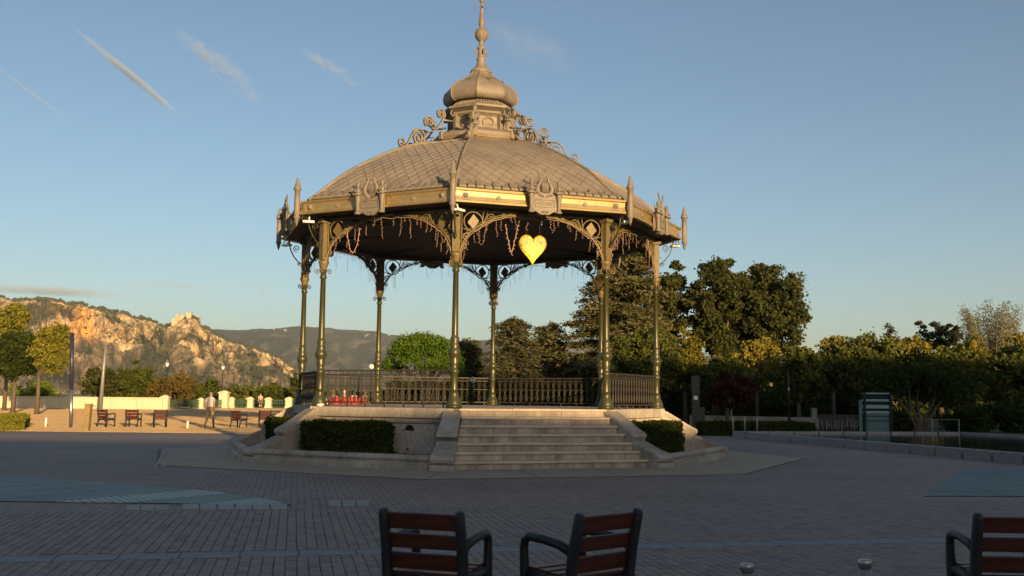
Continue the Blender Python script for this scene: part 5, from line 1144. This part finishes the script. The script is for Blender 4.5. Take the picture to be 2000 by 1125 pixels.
def person(label, loc, rz, shirt, trousers, hair, pose='stand', k=1.0, skin=(.42, .24, .16), shorts=False, bald=False):
    mk_ = lambda n, c: mat(n, c, .85, 0, .12, 12)
    ms = [mk_('skin', skin), mk_('shirt_cloth', shirt), mk_('trouser_cloth', trousers), mk_('shoe_leather', (.05, .04, .035))]
    J = {'pelvis': ((0, 0, .95), (.15, .11)), 'belly': ((0, .01, 1.08), (.145, .11)), 'chest': ((0, 0, 1.28), (.165, .115)), 'neckbase': ((0, -.015, 1.43), (.085, .075)), 'neck': ((0, 0, 1.50), .052), 'jaw': ((0, .02, 1.56), (.065, .075)), 'head': ((0, .01, 1.645), (.078, .098)), 'crown': ((0, 0, 1.71), (.05, .06)), 'nose': ((0, .125, 1.60), .014)}
    E = [('pelvis', 'belly'), ('belly', 'chest'), ('chest', 'neckbase'), ('neckbase', 'neck'), ('neck', 'jaw'), ('jaw', 'head'), ('head', 'crown'), ('jaw', 'nose')]
    for s, n in ((-1, 'l'), (1, 'r')):
        sw = s*.14 if pose == 'walk' else 0
        J[n+'ear'] = ((s*.088, .0, 1.63), .016); E.append(('head', n+'ear'))
        J[n+'sh'] = ((s*.185, -.01, 1.40), .062); E.append(('neckbase', n+'sh'))
        if pose == 'sit': kn = (s*.11, .42, .48); an = (s*.11, .40, .09); toe = (s*.12, .56, .04); el = (s*.25, .02, 1.12); wr = (s*.17, .26, 1.02); J['pelvis'] = ((0, 0, .52), (.15, .12)); hp_ = (s*.095, .05, .50)
        else: kn = (s*.10, sw*.8+.03, .50); an = (s*.095, sw*1.6-(.10 if sw < 0 else 0), .09+(.05 if sw < 0 else 0)); toe = (s*.10, sw*1.6+.13-(.08 if sw < 0 else 0), .035); el = (s*.25, -sw*.5-.03, 1.13); wr = (s*.25, -sw*.9+.05, .89); hp_ = (s*.09, 0, .90)
        J[n+'hip'] = (hp_, .095); J[n+'knee'] = (kn, .062); J[n+'calf'] = (tuple(a*.6+b*.4 for a, b in zip(kn, an)), .060); J[n+'ank'] = (an, .042); J[n+'toe'] = (toe, (.04, .03)); E += [('pelvis', n+'hip'), (n+'hip', n+'knee'), (n+'knee', n+'calf'), (n+'calf', n+'ank'), (n+'ank', n+'toe')]
        J[n+'elb'] = (el, .043); J[n+'wri'] = (wr, .028); J[n+'palm'] = ((wr[0], wr[1]+.015, wr[2]-.07), (.038, .02)); E += [(n+'sh', n+'elb'), (n+'elb', n+'wri'), (n+'wri', n+'palm')]
        for f in range(4): J[n+'f%d' % f] = ((wr[0]-.0+(f-1.5)*.004, wr[1]-.028+f*.022, wr[2]-.16+abs(f-1.4)*.012), .009); E.append((n+'palm', n+'f%d' % f))
        J[n+'th'] = ((wr[0]-s*.02, wr[1]+.065, wr[2]-.10), .010); E.append((n+'palm', n+'th'))
    if pose == 'sit':
        for q in ('belly', 'chest', 'neckbase', 'neck', 'jaw', 'head', 'crown', 'nose', 'lear', 'rear', 'lsh', 'rsh', 'lelb', 'relb', 'lwri', 'rwri', 'lpalm', 'rpalm', 'lth', 'rth')+tuple(a+'f%d' % f for a in 'lr' for f in range(4)): J[q] = ((J[q][0][0], J[q][0][1]-.04, J[q][0][2]-.43), J[q][1])
    def mf(kname, c):
        b = kname.lstrip('lr') if kname[0] in 'lr' and kname not in ('lear', 'rear') else kname
        if kname in ('pelvis',) or b in ('hip', 'knee', 'calf'): return 0 if shorts and b in ('calf',) else 2
        if b in ('ank', 'toe'): return 3
        if kname in ('belly', 'chest', 'neckbase') or b in ('sh',): return 1
        return 0
    t = thing('person', label, 'person', loc, rz); me = skin_mesh('body', J, E, ms, mf, 2); o = link('body', me, t)
    q = M(); hz2 = J['head'][0]; q.blob((0, hz2[1]-.022, hz2[2]+(.035 if not bald else .0)), (.088, .100, .085 if not bald else .055), 14, 9); q.build('hair', mk_('hair_strands', hair), t)
    t.scale = (k, k, k); return t
b = G(409, 837.5); person('person in pale grey T-shirt and brown trousers walking away over the sand', (b.x, b.y, .005), math.radians(-8), (.50, .47, .42), (.16, .11, .075), (.34, .30, .27), 'walk', 1.03, bald=True)
b = D(508, 800, 124); person('person with bare back and dark shorts standing at the far fence', (b.x, b.y, .005), 0, (.50, .34, .25), (.10, .09, .09), (.06, .04, .03), 'stand', 1.04, (.50, .32, .23), True)
# people sitting in red deckchairs beyond the bandstand
MT['red'] = mat('red_canvas', (.50, .045, .035), .8, 0, .15, 6)
b = D(682, 800, 58); t = thing('wooden_terrace', 'low wooden terrace under the red deckchairs beyond the bandstand', 'terrace', (b.x, b.y, 0)); q = M()
for i in range(14): m_ = M(); m_.box((0, -1.3+i*.2, .58), (4.2, .19, .06)); m_.build('deck_board', MT['pale_bark'], t)
for x_ in (-1.9, 0, 1.9): m_ = M(); m_.box((x_, 0, .275), (.12, 2.6, .55)); m_.build('bearer', MT['bark'], t)
hl_ = [(650, 'pale shirted person sitting in the leftmost red deckchair behind the railing', (.55, .5, .45), (.30, .2, .15)), (672, 'person in peach shirt sitting in the second red deckchair behind the railing', (.60, .34, .24), (.55, .5, .42)), (691, 'dark haired person sitting in the third red deckchair behind the railing', (.55, .52, .5), (.02, .015, .012)), (713, 'person sitting in the red deckchair nearest the left rear column', (.35, .30, .28), (.10, .06, .04))]
for i, (x, lab, sh_, hr) in enumerate(hl_):
    b = D(x, 800, 58); base = Vector((b.x, b.y, .62)); rz = (.5, -.4, .1, -.6)[i]
    t = thing('deckchair', ('leftmost red deckchair behind the left railing', 'second red deckchair behind the left railing', 'third red deckchair behind the left railing', 'red deckchair nearest the left rear column')[i], 'deckchair', base, rz, 'red deckchairs beyond the bandstand')
    q = M(); q.prism([(-.42, .62+.35), (-.38, .62+.35), (-.08, .40), (.42, .44), (.42, .41), (-.10, .37)], lambda u, v, d: (d, u, v), -.3, .3); q.build('canvas', MT['red'], t)
    q = M()
    for s in (-.32, .32): q.tube([(s, -.45, 1.02), (s, .35, 0)], .022, 5); q.tube([(s, .45, .45), (s, -.4, 0)], .022, 5)
    q.build('frame', MT['bark'], t)
    person(lab, base+Vector((0, 0, .02)), rz, sh_, (.25, .22, .22), hr, 'sit', 1.0)
